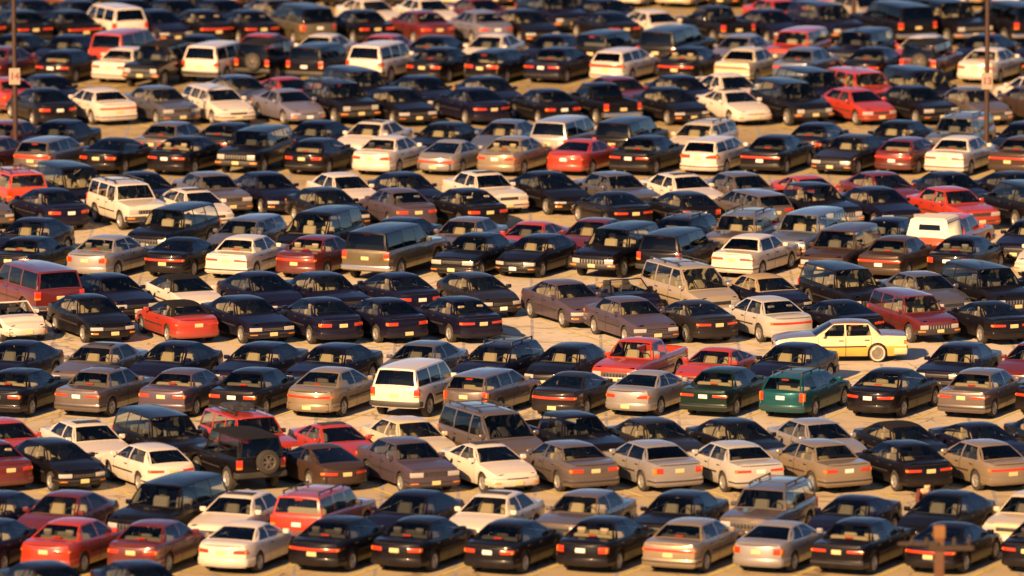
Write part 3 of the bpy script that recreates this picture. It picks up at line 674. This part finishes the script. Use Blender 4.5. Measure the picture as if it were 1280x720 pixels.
# row: (ground y at the row's centre line, lean +1 = nose axis up-right, facing, cars)
ROWS = [
 ('Z', 765, -1, 'f', '62sk 178sn'),
 ('A', 705, 1, 'r', '-5sn 97sr:t2 200sm:t1 312cw:t1,sw 431sk:t3 532sk:t1 645sk:t1,pw 760sk:t4,pw,tan 869sd:t3 979cs:t4,tint 1080bk:t2,tan 1192ck:t3,tan 1312sk:t2'),
 ('A back', 675, 1, 'f', '-8sn 82sm:tan 211ek:z105 300sw:sun 405jr:r,rack,pw,tan 516sn:pw 618sw:sun,tan 731bt:tan 849bk:pw 961jt:rack 1067cn 1182sk 1290bc:pw'),
 ('B', 605, -1, 'r', '-22sm:t1 72hk:f,tan 185hw:t2 295ok:tint 397qo:t2 509bp:f 610cw:f,sun 706st:t1,tan 810ss:t4,tint 913sa:t2,pw 1018bd:t1,pw 1126sk:t2,tan 1224sd:t3 1330sk'),
 ('B back', 581, -1, 'f', '5sr 110sw:sun 205ek 312jr:rack,load 418cr:sun 512sc:tan 615mt:rack,tint 716xk 820sh:tan 922sk:tan 1022ss 1128vk:tan 1225cn 1320sk'),
 ('C', 512, 1, 'r', '30sk:t1,tan 135bt:t2,sun,pw 235sp:t1 323bk:t1,pw 419sd:t3,plow 525ew:t1,tint 617wt:t4,tan 721ch:t3,plow 815cs:t1,plow 910bG:t2,pw,tan 1007wT:t4,pw,rack 1118sk:t2,pw,tan 1230bt:t2,tan 1325sk'),
 ('C back', 482, 1, 'f', '20sn 125st:sun,tan 218sn:tan 325sn 417sn:tan 528sg 622wn:rack,tan 708hk:tan 800pr:tan 896qr:tan 990sn:tan 1198bn:tan 1295sm'),
 ('aisle', 449, 0, 'yellow', '1049Ly:tan'),
 ('D', 421, -1, 'r', '12rw:f 113sk:f,tan 221vr:t2,tan 308sn:f,tan 398sn:t1,tan 477sn:t1,plow 569sn:t2,tan 788sp:f,tan 864ch:t2,tan 955sa:t3,plow 1045ck:t2 1141em:f,tan,z91 1232ck:t2,tan 1330sk'),
 ('D back', 391, -1, 'f', '38gm:r,t1,tint 140sn 230vw:sfk 327sn 407bn:tan 492sn:r,t1,pw,tan 603hh:tan,pw 703sp:y401,tan 780rn:sft 862mb:rack,tan 958vn:sft 1057ek:tan 1155sg 1235ek 1320sk'),
 ('E', 341, 1, 'r', '42sk 141ss:t4 232ck:t3 312bw:t2,tan 402sm:t3,tan 494gO:t4,tint,ktop 595bk:f 671hk:f,pw,tan 772ek:f,tan,g1 850ek:t4,tint 945bw:t2,tint 1052eo:f,g1 1124bo:t3,pw 1208sk:t4,pw 1318sw:f'),
 ('E back', 321, 1, 'f', '40sn 217ek:y316 307wg 400mk:pw 497sn 582bt:tan 665cr 742sm 848wn:rack 927jt:rack 1008eB 1108sn 1188xR:r,shell,y324 1290sn'),
 ('F', 281, -1, 'r', '-30st:f 60sn:t1,pw 160jw:f,rack 245hw:f,sun 409sk:f,tan 495sp:t1 580sk:t1,tan 765ck:t2 852hk:t4,pw 935wt:t2 1015xk:f,tan 1098sn:f,tan 1190br:f,tan 1275ek:t2'),
 ('F back', 262, -1, 'f', '10jR:r,t1,rack,tan 92mk 180sn 265bt 335sn 430sw 508sn 606bw:sun 686sk 770bg 853sw:sun 928bt 1010cr 1103sm:tan 1190sn 1270sk'),
 ('G', 213, 1, 'r', '-5sm 68wt:t3 148ck:t1 238sk:t2,pw 320jk:f 402hk:t1 490sw:t1 568qs:t3,plow 646sd:t1,pw 732cr:t2,pw 812bk:t2,pw 898ww:t2,tint 973bk:t3,pw 1065sh:f,tan 1138hm:t3,pw 1203bw:t2 1285bo:t3'),
 ('G back', 196, 1, 'f', '8sm 72bn 218bt:r,t2 290sk:r,t1 395sn 466sw:sun,tan 555sk:tan 632sB 711es:r,tint 789ek:r,tint 876wc:rack,tan 1025sn:r,t1 1122sk:tan 1200jg:rack 1280sn'),
 ('H', 151, -1, 'r', '52sk:t1,pw 122sw:t3 200bg:f 272ww:f 360cl:f,pw 425jk:f,rack 498sk:f,tan 588sn:t2 680sk:t1,pw 750pk:r,t4,tint 838sk:f,tan 916cw:f,sun 988ek:f 1072hr:f 1145bk:f 1217st:f 1295so:f'),
 ('H back', 138, -1, 'f', '5sr:r 62sn 300sg 360cr 450en 530sn 612sn:tan 775sm 855sn 910sw:wing 1024en 1072jr:sfk 1152mn 1292sw:r'),
 ('I', 99, 1, 'r', '8sm:t2 88hk:t2,pw 164bw:t1 225ok:f,y106 255ew:t1,tint 333ok 405jk:t4,pw,tint 482ew:t1,tint 555sk:t1 627wk:t2,tan 702bn:t2,pw 783ww:t3,tint 866sk:t3 938bc:t3,tint 1010bB:t2,pw 1096sk:t2 1165om 1240sw:t1 1320sk'),
 ('I back', 84, 1, 'f', '18sk 84sn 160mr:r,t4,tint 246sn 325sr 402sw:tan 478sr 548sk:r 615sw 692sn 762jk:r,t4 845gk:r,tint 925sl 996jr:tan 1075jn 1152hr:wtop,tan 1230sn 1305sn'),
 ('J', 51, -1, 'r', '-30sk 18bk:t2 80bk:t3 145ew:t4,tint 195sn:f 245sk:t3 305sk:t2 375mO:t4,pw,ktop 448bk:t1 523sm:t1 597sl:t1,pw 655sk:f,tan 757ck:t2 820hw:f 893pk:t4 962sn:f 1032en:f 1115gk:t4,tint 1185gk:f,tan 1258gk:t4,tint,pw 1330sk'),
 ('J back', 37, -1, 'f', '35sn:r,t3 95sk:r 175sn 210sk 278sn 345sg 463sw 535sw 600sm:y36 690en 760sn 975sr 1085sb:y32 1150sk 1300sk'),
 ('K', 4, 1, 'r', '20sk 90sm 160hk 235wk 300sr:t3 370so 440ck:t1 515bk 588cw:f 640bk:f 715ek:f 803sw:f 861mc:f 925sk:f 990sk:t2 1060sr:t2 1135sk:t1 1225sb:f 1280sw:f'),
 ('K back', -12, 1, 'f', '60sk 140wn 220cm 310st 400hk 480en 560bk 640sg 720ck 800bn 880wt 960sm 1040hn 1120jk 1200cn 1270wk'),
]
import re
ORD = ['first','second','third','fourth','fifth','sixth','seventh','eighth','ninth','tenth','eleventh','twelfth']
CARS = []
for ri, (rn, yy, lean, face, txt) in enumerate(ROWS):
    for tok in txt.split():
        m_ = re.match(r'(-?\d+)([a-zA-Z])([a-zA-Z])(?::(.*))?$', tok)
        x, k, c, op = int(m_[1]), m_[2], m_[3], (m_[4] or '').split(',') if m_[4] else []
        fc = 'f' if 'f' in op else 'r' if 'r' in op else face; y = yy
        for o_ in op:
            if re.match(r'y\d+$', o_): y = int(o_[1:])
        phi = (23 if lean > 0 else 25)+R.uniform(-2.3, 2.3)
        if lean > 0: ang = 90-phi if fc == 'r' else 270-phi
        elif lean < 0: ang = 90+phi if fc == 'r' else -90+phi
        else: ang = 180+3
        X, Y = ground(x, y)
        kd = KIND[k]
        if kd == 'sedan': kd = R.choice(['sedan', 'squared sedan', 'arched sedan', 'small sedan', 'sedan'])
        if lean and rn not in ('Z',): Y += R.uniform(-.25, .25)
        CARS.append(dict(x=x, kind=kd, col=COL[c], op=op, face=fc, ang=rad(ang), X=X, Y=Y, row=rn, ri=ri, back='back' in rn))
# keep neighbours from touching: push the farther car of an overlapping pair away along y
def corners(c):
    S = SPEC[c['kind']]; l, w_ = S['L']/2-.03, S['W']/2+.02; u = Vector((math.cos(c['ang']), math.sin(c['ang']))); v = Vector((-u.y, u.x)); p = Vector((c['X'], c['Y']))
    return p, u, v, l, w_
def hit(a_, b_):
    p, u, v, l, w_ = corners(a_); q, s, t, m, n = corners(b_); d = q-p
    for ax_ in (u, v, s, t):
        if abs(d.dot(ax_)) > l*abs(u.dot(ax_))+w_*abs(v.dot(ax_))+m*abs(s.dot(ax_))+n*abs(t.dot(ax_)): return False
    return True
moved = 0
for it in range(60):
    any_ = False
    for i in range(len(CARS)):
        for j in range(i+1, len(CARS)):
            a_, b_ = CARS[i], CARS[j]
            if abs(a_['X']-b_['X']) > 6 or abs(a_['Y']-b_['Y']) > 6: continue
            if hit(a_, b_):
                any_ = True; moved += 1
                if a_['row'] == b_['row']:
                    s_ = .05 if a_['X'] < b_['X'] else -.05; a_['X'] -= s_; b_['X'] += s_
                else:
                    f_, n_ = (a_, b_) if a_['Y'] > b_['Y'] else (b_, a_)
                    if n_['back'] != f_['back'] and f_['back']: f_['Y'] += .10; n_['Y'] -= .02
                    else: f_['Y'] += .05; n_['Y'] -= .05
    if not any_: break
print('cars', len(CARS), 'relax steps', moved, 'left', any_)

NM = {'sedan': ('sedan', 'car'), 'squared sedan': ('sedan', 'car'), 'arched sedan': ('sedan', 'car'), 'small sedan': ('sedan', 'car'), 'boxy sedan': ('sedan', 'car'), 'long sedan': ('sedan', 'car'), 'coupe': ('coupe', 'car'), 'hatchback': ('hatchback', 'car'), 'wagon': ('station wagon', 'car'),
      'minivan': ('minivan', 'minivan'), 'box suv': ('boxy SUV', 'suv'), 'suv': ('SUV', 'suv'), 'large suv': ('large SUV', 'suv'), 'pickup': ('pickup', 'pickup truck'), 'extended cab pickup': ('pickup', 'pickup truck'),
      'convertible': ('convertible', 'car'), 'roadster': ('roadster', 'car'), 'off-roader': ('off-roader', 'suv'), 'sports coupe': ('sports coupe', 'car')}
RN = {'Z': 'cut off by the bottom edge', 'A': 'bottom row', 'B': 'second row from bottom', 'C': 'third row from bottom', 'D': 'fourth row from bottom', 'E': 'fifth row from bottom', 'F': 'sixth row from bottom', 'G': 'seventh row from bottom',
      'H': 'eighth row from bottom', 'I': 'ninth row from bottom', 'J': 'tenth row from bottom', 'K': 'topmost visible row'}
def cname(c): return c['col'].replace('_', ' ')
def desc(c): return cname(c)+' '+NM[c['kind']][0]
byrow = {}
for c in CARS: byrow.setdefault(c['row'], []).append(c)
used = {}
for rn, cs in byrow.items():
    cs.sort(key=lambda c: c['x'])
    for i, c in enumerate(cs):
        l = cs[i-1] if i else None; r = cs[i+1] if i+1 < len(cs) else None
        if rn == 'aisle':
            c['label'] = 'pale yellow sedan with whitewall tyres seen side-on, crossing the aisle in mid lot'; c['group'] = None; continue
        rownm = RN[rn.replace(' back', '')]
        v = 'tail-first' if c['face'] == 'r' else 'nose-first'
        ex = ''
        if 'shell' in c['op']: ex = ' with white camper shell'
        elif 'sun' in c['op']: ex = ' with sunroof'
        elif 'rack' in c['op']: ex = ' with roof rack'
        elif c['kind'] == 'roadster': ex = ' with top down' if c['col'] == 'navy' else ''
        elif 'sfk' in c['op'] or c['kind'] == 'convertible' and c['col'] == 'red': ex = ' with black top'
        side = 'behind ' if c['back'] else ''
        if l and r: nb = 'between %s and %s' % (desc(l), desc(r))
        elif r: nb = 'at far left beside %s' % desc(r)
        else: nb = 'at far right beside %s' % desc(l)
        pr = 'rear half of ' if c['back'] else ''
        lab = '%s %s%s %s, %s%s' % ({'r': 'rear-facing', 'f': 'front-facing'}[c['face']], desc(c), ex, nb, pr.replace('rear half of ', 'back half, '), rownm)
        c['lab0'] = lab
        def wc(s): return len(s.replace('-', ' ').split())
        if wc(lab) > 16: lab = '%s %s%s %s, %s%s' % ('', desc(c), '', nb, 'back, ' if c['back'] else '', rownm)
        if wc(lab) > 16: lab = lab.replace(' from bottom', '')
        if wc(lab) > 16: lab = '%s beside %s, %s%s' % (desc(c)+ex, desc(l or r), 'back half, ' if c['back'] else '', rownm)
        lab = ' '.join(lab.split())
        if lab in used:
            lab = '%s %s, %s from the left, %s%s' % ({'r': 'rear-facing', 'f': 'front-facing'}[c['face']], desc(c), (ORD+['thirteenth','fourteenth','fifteenth','sixteenth','seventeenth','eighteenth'])[i], 'back half, ' if c['back'] else '', rownm)
        used[lab] = 1; c['label'] = lab; c['group'] = 'cars parked in rows across the lot'
for c in CARS:
    op = c['op']; tail = next((o for o in op if o in LAMPS), None)
    if tail is None or (tail == 't1' and c['face'] == 'f'): tail = R.choice(['t1', 't5', 't2', 't6'])
    ex = tuple(sorted(o for o in op if o in ('sun', 'rack', 'load', 'wing', 'shell', 'tint', 'pw', 'plow')))
    if c['kind'] == 'large suv' or c['kind'] == 'off-roader': ex = tuple(sorted(set(ex) | {'tint'}))
    pr = vehicle_proto(c['kind'], tail, ex)
    paint = PM[c['col']]
    if 'pR' in op: paint = PM['orange_red']; 
    roof = PM['white'] if 'wtop' in op else PM['black'] if 'ktop' in op else paint
    soft = M['tanfab'] if 'sft' in op else M['fabric']
    st = SEAT['tan'] if 'tan' in op else R.choice([SEAT['grey'], SEAT['grey'], SEAT['dark'], SEAT['tan']])
    nm = {'boxy sedan': 'sedan', 'squared sedan': 'sedan', 'arched sedan': 'sedan', 'small sedan': 'sedan', 'long sedan': 'sedan', 'box suv': 'suv', 'wagon': 'station_wagon', 'off-roader': 'off_roader'}.get(c['kind'], c['kind']).replace(' ', '_')
    if 'pR' in op: c['label'] = c['label'].replace('silver', 'red')
    if c['kind'] == 'long sedan':            # pale yellow, with mauve on upward faces and deeper yellow below the moulding
        for o_ in pr:
            if o_[0] in ('body', 'door', 'roof'):
                me = o_[1]; me.materials.clear()
                for q in ('pale_yellow', 'mauve', 'straw'): me.materials.append(PM[q])
                for f in me.polygons:
                    f.material_index = 1 if abs(f.normal.z) > .72 and f.center.z > .7 else 2 if o_[0] != 'roof' and f.center.z < .60 else 0
        roof = PM['pale_yellow']
    root = place(nm, pr, (c['X'], c['Y'], 0), c['ang'], paint, roof, st, soft, paint if c['kind'] not in ('box suv',) else M['plastic'], M['hub'] if c['kind'] == 'long sedan' else M['alloy'], c['kind'] == 'long sedan')
    if c['kind'] == 'long sedan': root.scale = (.93, .96, .98)
    for o_ in op:
        if re.match(r'z\d+$', o_): root.scale = (int(o_[1:])/100,)*3
    if 'shell' in op: root.scale = (1.04, 1.08, 1.04)
    root['label'] = c['label']; root['category'] = NM[c['kind']][1]
    if c['group']: root['group'] = c['group']

# ------------------------------------------------------------------ ground and markings
def tag(o, label=None, cat=None, group=None, kind=None):
    if label: o['label'] = label
    if cat: o['category'] = cat
    if group: o['group'] = group
    if kind: o['kind'] = kind
    return o
def link(name, me, parent=None):
    o = bpy.data.objects.new(name, me); C.objects.link(o); o.parent = parent; return o
def ground_mat():
    m = bpy.data.materials.new('worn_concrete'); m.use_nodes = True; nt = m.node_tree; p = nt.nodes['Principled BSDF']; N = nt.nodes; K = nt.links
    geo = N.new('ShaderNodeNewGeometry')
    def noise(sc, det=5, rough=.55, stretch=None):
        n = N.new('ShaderNodeTexNoise'); n.inputs['Scale'].default_value = sc; n.inputs['Detail'].default_value = det; n.inputs['Roughness'].default_value = rough
        if stretch:
            mp = N.new('ShaderNodeMapping'); mp.inputs['Scale'].default_value = stretch; K.new(geo.outputs['Position'], mp.inputs[0]); K.new(mp.outputs[0], n.inputs['Vector'])
        else: K.new(geo.outputs['Position'], n.inputs['Vector'])
        return n.outputs[0]
    def ramp(src, pts):
        r = N.new('ShaderNodeValToRGB'); K.new(src, r.inputs[0]); el = r.color_ramp.elements
        el[0].position, el[0].color = pts[0][0], (*pts[0][1], 1); el[1].position, el[1].color = pts[-1][0], (*pts[-1][1], 1)
        for q, c in pts[1:-1]: e_ = el.new(q); e_.color = (*c, 1)
        return r.outputs[0]
    def mix(a_, b_, f, mode='MIX'):
        x = N.new('ShaderNodeMix'); x.data_type = 'RGBA'; x.blend_type = mode
        if isinstance(f, float): x.inputs[0].default_value = f
        else: K.new(f, x.inputs[0])
        K.new(a_, x.inputs[6]); K.new(b_, x.inputs[7]); return x.outputs[2]
    # lens vignette painted into the ground colour: dark tan near and far, pale middle
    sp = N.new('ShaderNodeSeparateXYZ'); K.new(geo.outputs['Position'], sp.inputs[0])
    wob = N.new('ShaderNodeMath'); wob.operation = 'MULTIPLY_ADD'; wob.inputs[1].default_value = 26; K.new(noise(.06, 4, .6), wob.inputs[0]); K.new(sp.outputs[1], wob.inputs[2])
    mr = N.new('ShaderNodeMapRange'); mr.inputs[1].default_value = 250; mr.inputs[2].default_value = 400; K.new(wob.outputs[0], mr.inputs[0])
    vignette_tone = ramp(mr.outputs[0], [(.10, (.40,.31,.17)), (.24, (.52,.43,.29)), (.38, (.64,.57,.47)), (.54, (.63,.55,.43)), (.70, (.54,.44,.28)), (.9, (.38,.29,.15))])
    big = mix(vignette_tone, ramp(noise(.11, 4), [(.32, (.84,.81,.74)), (.5, (1,1,1)), (.68, (1.1,1.12,1.16))]), 1.0, 'MULTIPLY')
    mid = ramp(noise(.9, 6, .6), [(.3, (.78,.75,.70)), (.46, (1,1,1)), (.75, (1.06,1.05,1.0))])
    st = ramp(noise(.5, 5, .65, (.5, 1.6, 1)), [(.40, (1,1,1)), (.60, (.97,.96,.94)), (.72, (.52,.45,.38))])
    oil = ramp(noise(1.7, 3, .5), [(.60, (1,1,1)), (.72, (.55,.50,.46))])
    fine = ramp(noise(14, 4, .7), [(.3, (.80,.80,.80)), (.7, (1.08,1.08,1.08))])
    vo = N.new('ShaderNodeTexVoronoi'); vo.feature = 'DISTANCE_TO_EDGE'; vo.inputs['Scale'].default_value = .16
    wv = N.new('ShaderNodeVectorMath'); wv.operation = 'MULTIPLY_ADD'; cn = N.new('ShaderNodeTexNoise'); cn.inputs['Scale'].default_value = .6; K.new(geo.outputs['Position'], cn.inputs['Vector'])
    K.new(cn.outputs['Color'], wv.inputs[0]); wv.inputs[1].default_value = (3, 3, 0); K.new(geo.outputs['Position'], wv.inputs[2]); K.new(wv.outputs[0], vo.inputs['Vector'])
    crack = ramp(vo.outputs['Distance'], [(.002, (.42,.38,.34)), (.012, (1,1,1))])
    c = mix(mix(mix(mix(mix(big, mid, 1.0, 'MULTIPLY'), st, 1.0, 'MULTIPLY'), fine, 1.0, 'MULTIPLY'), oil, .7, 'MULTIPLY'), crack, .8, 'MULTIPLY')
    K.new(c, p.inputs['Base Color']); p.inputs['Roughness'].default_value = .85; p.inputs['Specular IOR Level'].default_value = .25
    b = N.new('ShaderNodeBump'); b.inputs['Strength'].default_value = .35; b.inputs['Distance'].default_value = .02
    K.new(noise(9, 6, .7), b.inputs['Height']); K.new(b.outputs[0], p.inputs['Normal'])
    return m
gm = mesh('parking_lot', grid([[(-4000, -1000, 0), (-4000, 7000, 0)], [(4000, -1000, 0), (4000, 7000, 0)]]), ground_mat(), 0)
gm.flip_normals() if gm.polygons[0].normal.z < 0 else None
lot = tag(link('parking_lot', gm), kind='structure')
def worn(name, col, thr):
    m = bpy.data.materials.new(name); m.use_nodes = True; nt = m.node_tree; p = nt.nodes['Principled BSDF']
    p.inputs['Base Color'].default_value = (*col, 1); p.inputs['Roughness'].default_value = .8
    g = nt.nodes.new('ShaderNodeNewGeometry'); n = nt.nodes.new('ShaderNodeTexNoise'); n.inputs['Scale'].default_value = 1.6; n.inputs['Detail'].default_value = 8; n.inputs['Roughness'].default_value = .75
    nt.links.new(g.outputs['Position'], n.inputs['Vector'])
    r = nt.nodes.new('ShaderNodeMapRange'); r.inputs[1].default_value = thr-.10; r.inputs[2].default_value = thr+.10; nt.links.new(n.outputs[0], r.inputs[0]); nt.links.new(r.outputs[0], p.inputs['Alpha'])
    return m
YL = worn('worn_yellow_paint', (.62,.50,.10), .41); BL = worn('faded_grey_blue_paint', (.36,.36,.42), .50)
def line(x0, y0, x1, y1, w_, z):
    d = Vector((x1-x0, y1-y0)).normalized(); n = Vector((-d.y, d.x))*w_/2
    return [(x0-n.x, y0-n.y, z), (x1-n.x, y1-n.y, z), (x1+n.x, y1+n.y, z), (x0+n.x, y0+n.y, z)], [(0,1,2,3)]
for rn, cs in byrow.items():
    if rn in ('aisle', 'Z'): continue
    lean = next(r[2] for r in ROWS if r[0] == rn); ys = next(r[1] for r in ROWS if r[0] == rn); _, Yc = ground(640, ys)
    ps = []; u = Vector((math.sin(rad(24))*lean, math.cos(rad(24)))); pts = []
    for a_, b_ in zip(cs, cs[1:]):
        gap = b_['X']-a_['X']; n = max(1, round(gap/2.6))
        for k in range(n): pts.append(a_['X']+gap*(k+.5)/n+R.uniform(-.03, .03))
    for x in pts:
        a0, a1 = (-3.3, 2.6) if 'back' not in rn else (-2.3, 3.2)
        ps.append(line(x+u.x*a0, Yc+u.y*a0, x+u.x*a1, Yc+u.y*a1, .11, .008))
    tag(link('stall_lines', mesh('stall_lines', join(*ps), YL, 0), lot), kind='stuff')
ps = []
XL = ground(667, 530)[0]; SL = ground(758, 530)[0]-XL
for k in range(-12, 13):
    x = XL+SL*k; ps.append(line(x, 225, x, 440, .11, .004))
tag(link('faded_lines', mesh('faded_lines', join(*ps), BL, 0), lot), kind='stuff')

# ------------------------------------------------------------------ lamp posts with section signs
rust = noisy(mat('rusted_steel', (.055,.020,.012), .7, .2), .3, 4); wood = noisy(mat('weathered_timber', (.13,.045,.016), .9), .35, 5); timber2 = noisy(mat('dark_timber', (.030,.014,.008), .9), .3, 5)
signw = noisy(mat('sign_white', (.36,.30,.23), .6), .2); signr = mat('sign_digits', (.22,.06,.05), .6); conc = noisy(mat('post_concrete', (.42,.36,.26), .85), .25)
def tube(pts, n=10):
    V = []; F = []
    for (x, y, z, r) in pts:
        for k in range(n): t = 2*math.pi*k/n; V.append((x+r*math.cos(t), y+r*math.sin(t), z))
    for i in range(len(pts)-1):
        for k in range(n): F.append((i*n+k, i*n+(k+1) % n, (i+1)*n+(k+1) % n, (i+1)*n+k))
    F.append(tuple(range((len(pts)-1)*n, len(pts)*n))); return V, F
def digits(txt):
    cu = bpy.data.curves.new('number', 'FONT'); cu.body = txt; cu.size = .38; cu.extrude = .006; cu.align_x = 'CENTER'; cu.align_y = 'CENTER'; cu.offset = .012
    t = bpy.data.objects.new('number', cu); C.objects.link(t)
    me = bpy.data.meshes.new_from_object(t.evaluated_get(bpy.context.evaluated_depsgraph_get())); bpy.data.objects.remove(t); me.materials.clear(); me.materials.append(signr); return me
def lamp_post(px, py, number, zsign, label, lean=0.0):
    X, Y = ground(px, py); root = bpy.data.objects.new('lamp_post', None); C.objects.link(root); root.location = (X, Y, 0); root.rotation_euler = (0, rad(lean), 0)
    tag(root, label, 'lamp post', 'steel lamp posts standing in the lot')
    link('base', mesh('base', tube([(0,0,0,.34),(0,0,.75,.32),(0,0,.80,.28)], 14), conc, 40), root)
    link('pole', mesh('pole', tube([(0,0,.78,.105),(0,0,5,.09),(0,0,11.6,.07)], 12), rust, 40), root)
    link('arm', mesh('arm', box(-1.1,1.1,-.04,.04,11.5,11.58), rust, 0), root)
    for s in (-1, 1): link('lamp_head', mesh('lamp_head', rbox(s*1.35-.35, s*1.35+.35, -.18, .18, 11.45, 11.68, .05), rust, 30), root)
    if number:
        sg = link('sign', mesh('sign', rbox(-.225, .225, -.14, -.11, zsign-.33, zsign+.33, .008), signw, 0), root)
        nb = link('number', digits(number), sg); nb.location = (0, -.145, zsign); nb.rotation_euler = (rad(90), 0, 0)
def hz(py_obj, py_base):                   # height of a point seen at py_obj on a vertical standing at py_base
    _, Y = ground(640, py_base); t = rad(PITCH); b = (360-py_obj)/FPX
    return H+Y*(-math.sin(t)+b*math.cos(t))/(math.cos(t)+b*math.sin(t))
lamp_post(1233, 205, '13', hz(101, 205), 'rusty lamp post with white 13 sign rising behind the white hatch-backed sedan at right')
lamp_post(20, 207, '14', hz(95, 207), 'rusty lamp post with white 14 sign at the upper left edge', -.35)
lamp_post(1067, 43, None, 0, 'rusty lamp post without a sign on a concrete base in the far rows')
# timber post with a cross rail in the foreground
X, Y = ground(1173, 862); zt = hz(657, 862)
tp = bpy.data.objects.new('timber_post', None); C.objects.link(tp); tp.location = (X, Y, 0)
tag(tp, 'brown timber post with a dark cross rail in front of the bottom row at right', 'post')
link('post', mesh('post', rbox(-.135, .135, -.135, .135, 0, zt, .02), wood, 30), tp)
link('cap', mesh('cap', rbox(-.16, .16, -.16, .16, zt-.34, zt+.01, .02), noisy(mat('orange_timber', (.26,.11,.03), .9), .3, 5), 30), tp)
link('cross_rail', mesh('cross_rail', join(rbox(-1.15, -.0, -.19, -.14, zt-.52, zt-.42, .02), rbox(-.3, .95, -.19, -.14, zt-.66, zt-.52, .02)), timber2, 30), tp)
for s in (-.75, -.35, .4, .8): link('insulator', mesh('insulator', tube([(s,-.165,zt-.50,.05),(s,-.165,zt-.36,.06),(s,-.165,zt-.30,.03)], 8), timber2, 40), tp)

# ------------------------------------------------------------------ person stooping by a black sedan
def skinned(name, pts, edges, m, parent):
    me = bpy.data.meshes.new(name); me.from_pydata([p[:3] for p in pts], edges, []); o = link(name, me, parent)
    sk = o.modifiers.new('skin', 'SKIN'); 
    for i, p in enumerate(pts): me.skin_vertices[0].data[i].radius = (p[3], p[3]) if len(p) == 4 else (p[3], p[4]); me.skin_vertices[0].data[i].use_root = i == 0
    sb = o.modifiers.new('sub', 'SUBSURF'); sb.levels = 2; sb.render_levels = 2
    dg = bpy.context.evaluated_depsgraph_get(); nm = bpy.data.meshes.new_from_object(o.evaluated_get(dg)); o.modifiers.clear(); o.data = nm
    nm.materials.clear(); nm.materials.append(m); nm.polygons.foreach_set('use_smooth', [True]*len(nm.polygons)); return o
skin = mat('skin', (.55,.33,.22), .6); coat = noisy(mat('maroon_cloth', (.13,.018,.014), .9), .25, 8); jeans = noisy(mat('dark_trousers', (.03,.03,.045), .9), .2); hair = noisy(mat('fair_hair', (.60,.42,.22), .7), .2, 20)
X, Y = ground(1155, 660); pe = bpy.data.objects.new('person', None); C.objects.link(pe); pe.location = (X, Y, 0); pe.rotation_euler = (0, 0, rad(8)); pe.scale = (.97,)*3
tag(pe, 'person in a maroon coat stooping forward behind the black sedan in the bottom row', 'person')
P = [(0,.12,.86,.15,.13),(0,.02,1.02,.15,.12),(0,-.12,1.16,.17,.12),(0,-.28,1.24,.13,.10),(0,-.38,1.26,.055),(0,-.46,1.27,.09),(0,-.52,1.20,.075),
     (.10,.12,.80,.10),(.13,-.06,.46,.07),(.13,.08,.10,.05),(.13,-.12,.05,.045),(-.10,.12,.80,.10),(-.13,-.04,.46,.07),(-.13,.10,.10,.05),(-.13,-.10,.05,.045),
     (.20,-.24,1.20,.065),(.27,-.30,.95,.05),(.20,-.46,.76,.038),(-.20,-.24,1.20,.065),(-.27,-.30,.95,.05),(-.20,-.46,.76,.038)]
E = [(0,1),(1,2),(2,3),(3,4),(4,5),(5,6),(0,7),(7,8),(8,9),(9,10),(0,11),(11,12),(12,13),(13,14),(3,15),(15,16),(16,17),(3,18),(18,19),(19,20)]
skinned('body', P, E, skin, pe)
skinned('coat', [(0,.14,.78,.21,.17),(0,.04,1.0,.20,.16),(0,-.12,1.17,.22,.15),(0,-.27,1.25,.17,.13),(.21,-.24,1.21,.09),(.28,-.30,.96,.072),(.22,-.44,.80,.058),(-.21,-.24,1.21,.09),(-.28,-.30,.96,.072),(-.22,-.44,.80,.058)],
    [(0,1),(1,2),(2,3),(3,4),(4,5),(5,6),(3,7),(7,8),(8,9)], coat, pe)
skinned('trousers', [(0,.13,.80,.17,.15),(.11,.11,.72,.12),(.135,-.05,.46,.09),(.13,.09,.12,.075),(-.11,.11,.72,.12),(-.135,-.03,.46,.09),(-.13,.11,.12,.075)], [(0,1),(1,2),(2,3),(0,4),(4,5),(5,6)], jeans, pe)
skinned('hair', [(0,-.41,1.33,.08),(0,-.48,1.345,.095),(0,-.535,1.30,.085),(0,-.40,1.24,.06)], [(0,1),(1,2),(0,3)], hair, pe)
for s in (-1, 1):
    for k in range(5):
        dx = (k-2)*.020; b_ = (s*.20+dx, -.465, .735)
        L_ = (.05, .075, .08, .07, .05)[k] if True else .07
        skinned('finger', [(*b_, .011), (b_[0]+dx*.1, b_[1]-.012, b_[2]-L_*.5, .009), (b_[0]+dx*.1, b_[1]+.004, b_[2]-L_, .007)], [(0,1),(1,2)], skin, pe)
bpy.data.materials.remove(NOSLOT) if NOSLOT.users == 0 else None
print('objects', len(bpy.data.objects), 'meshes', len(bpy.data.meshes))
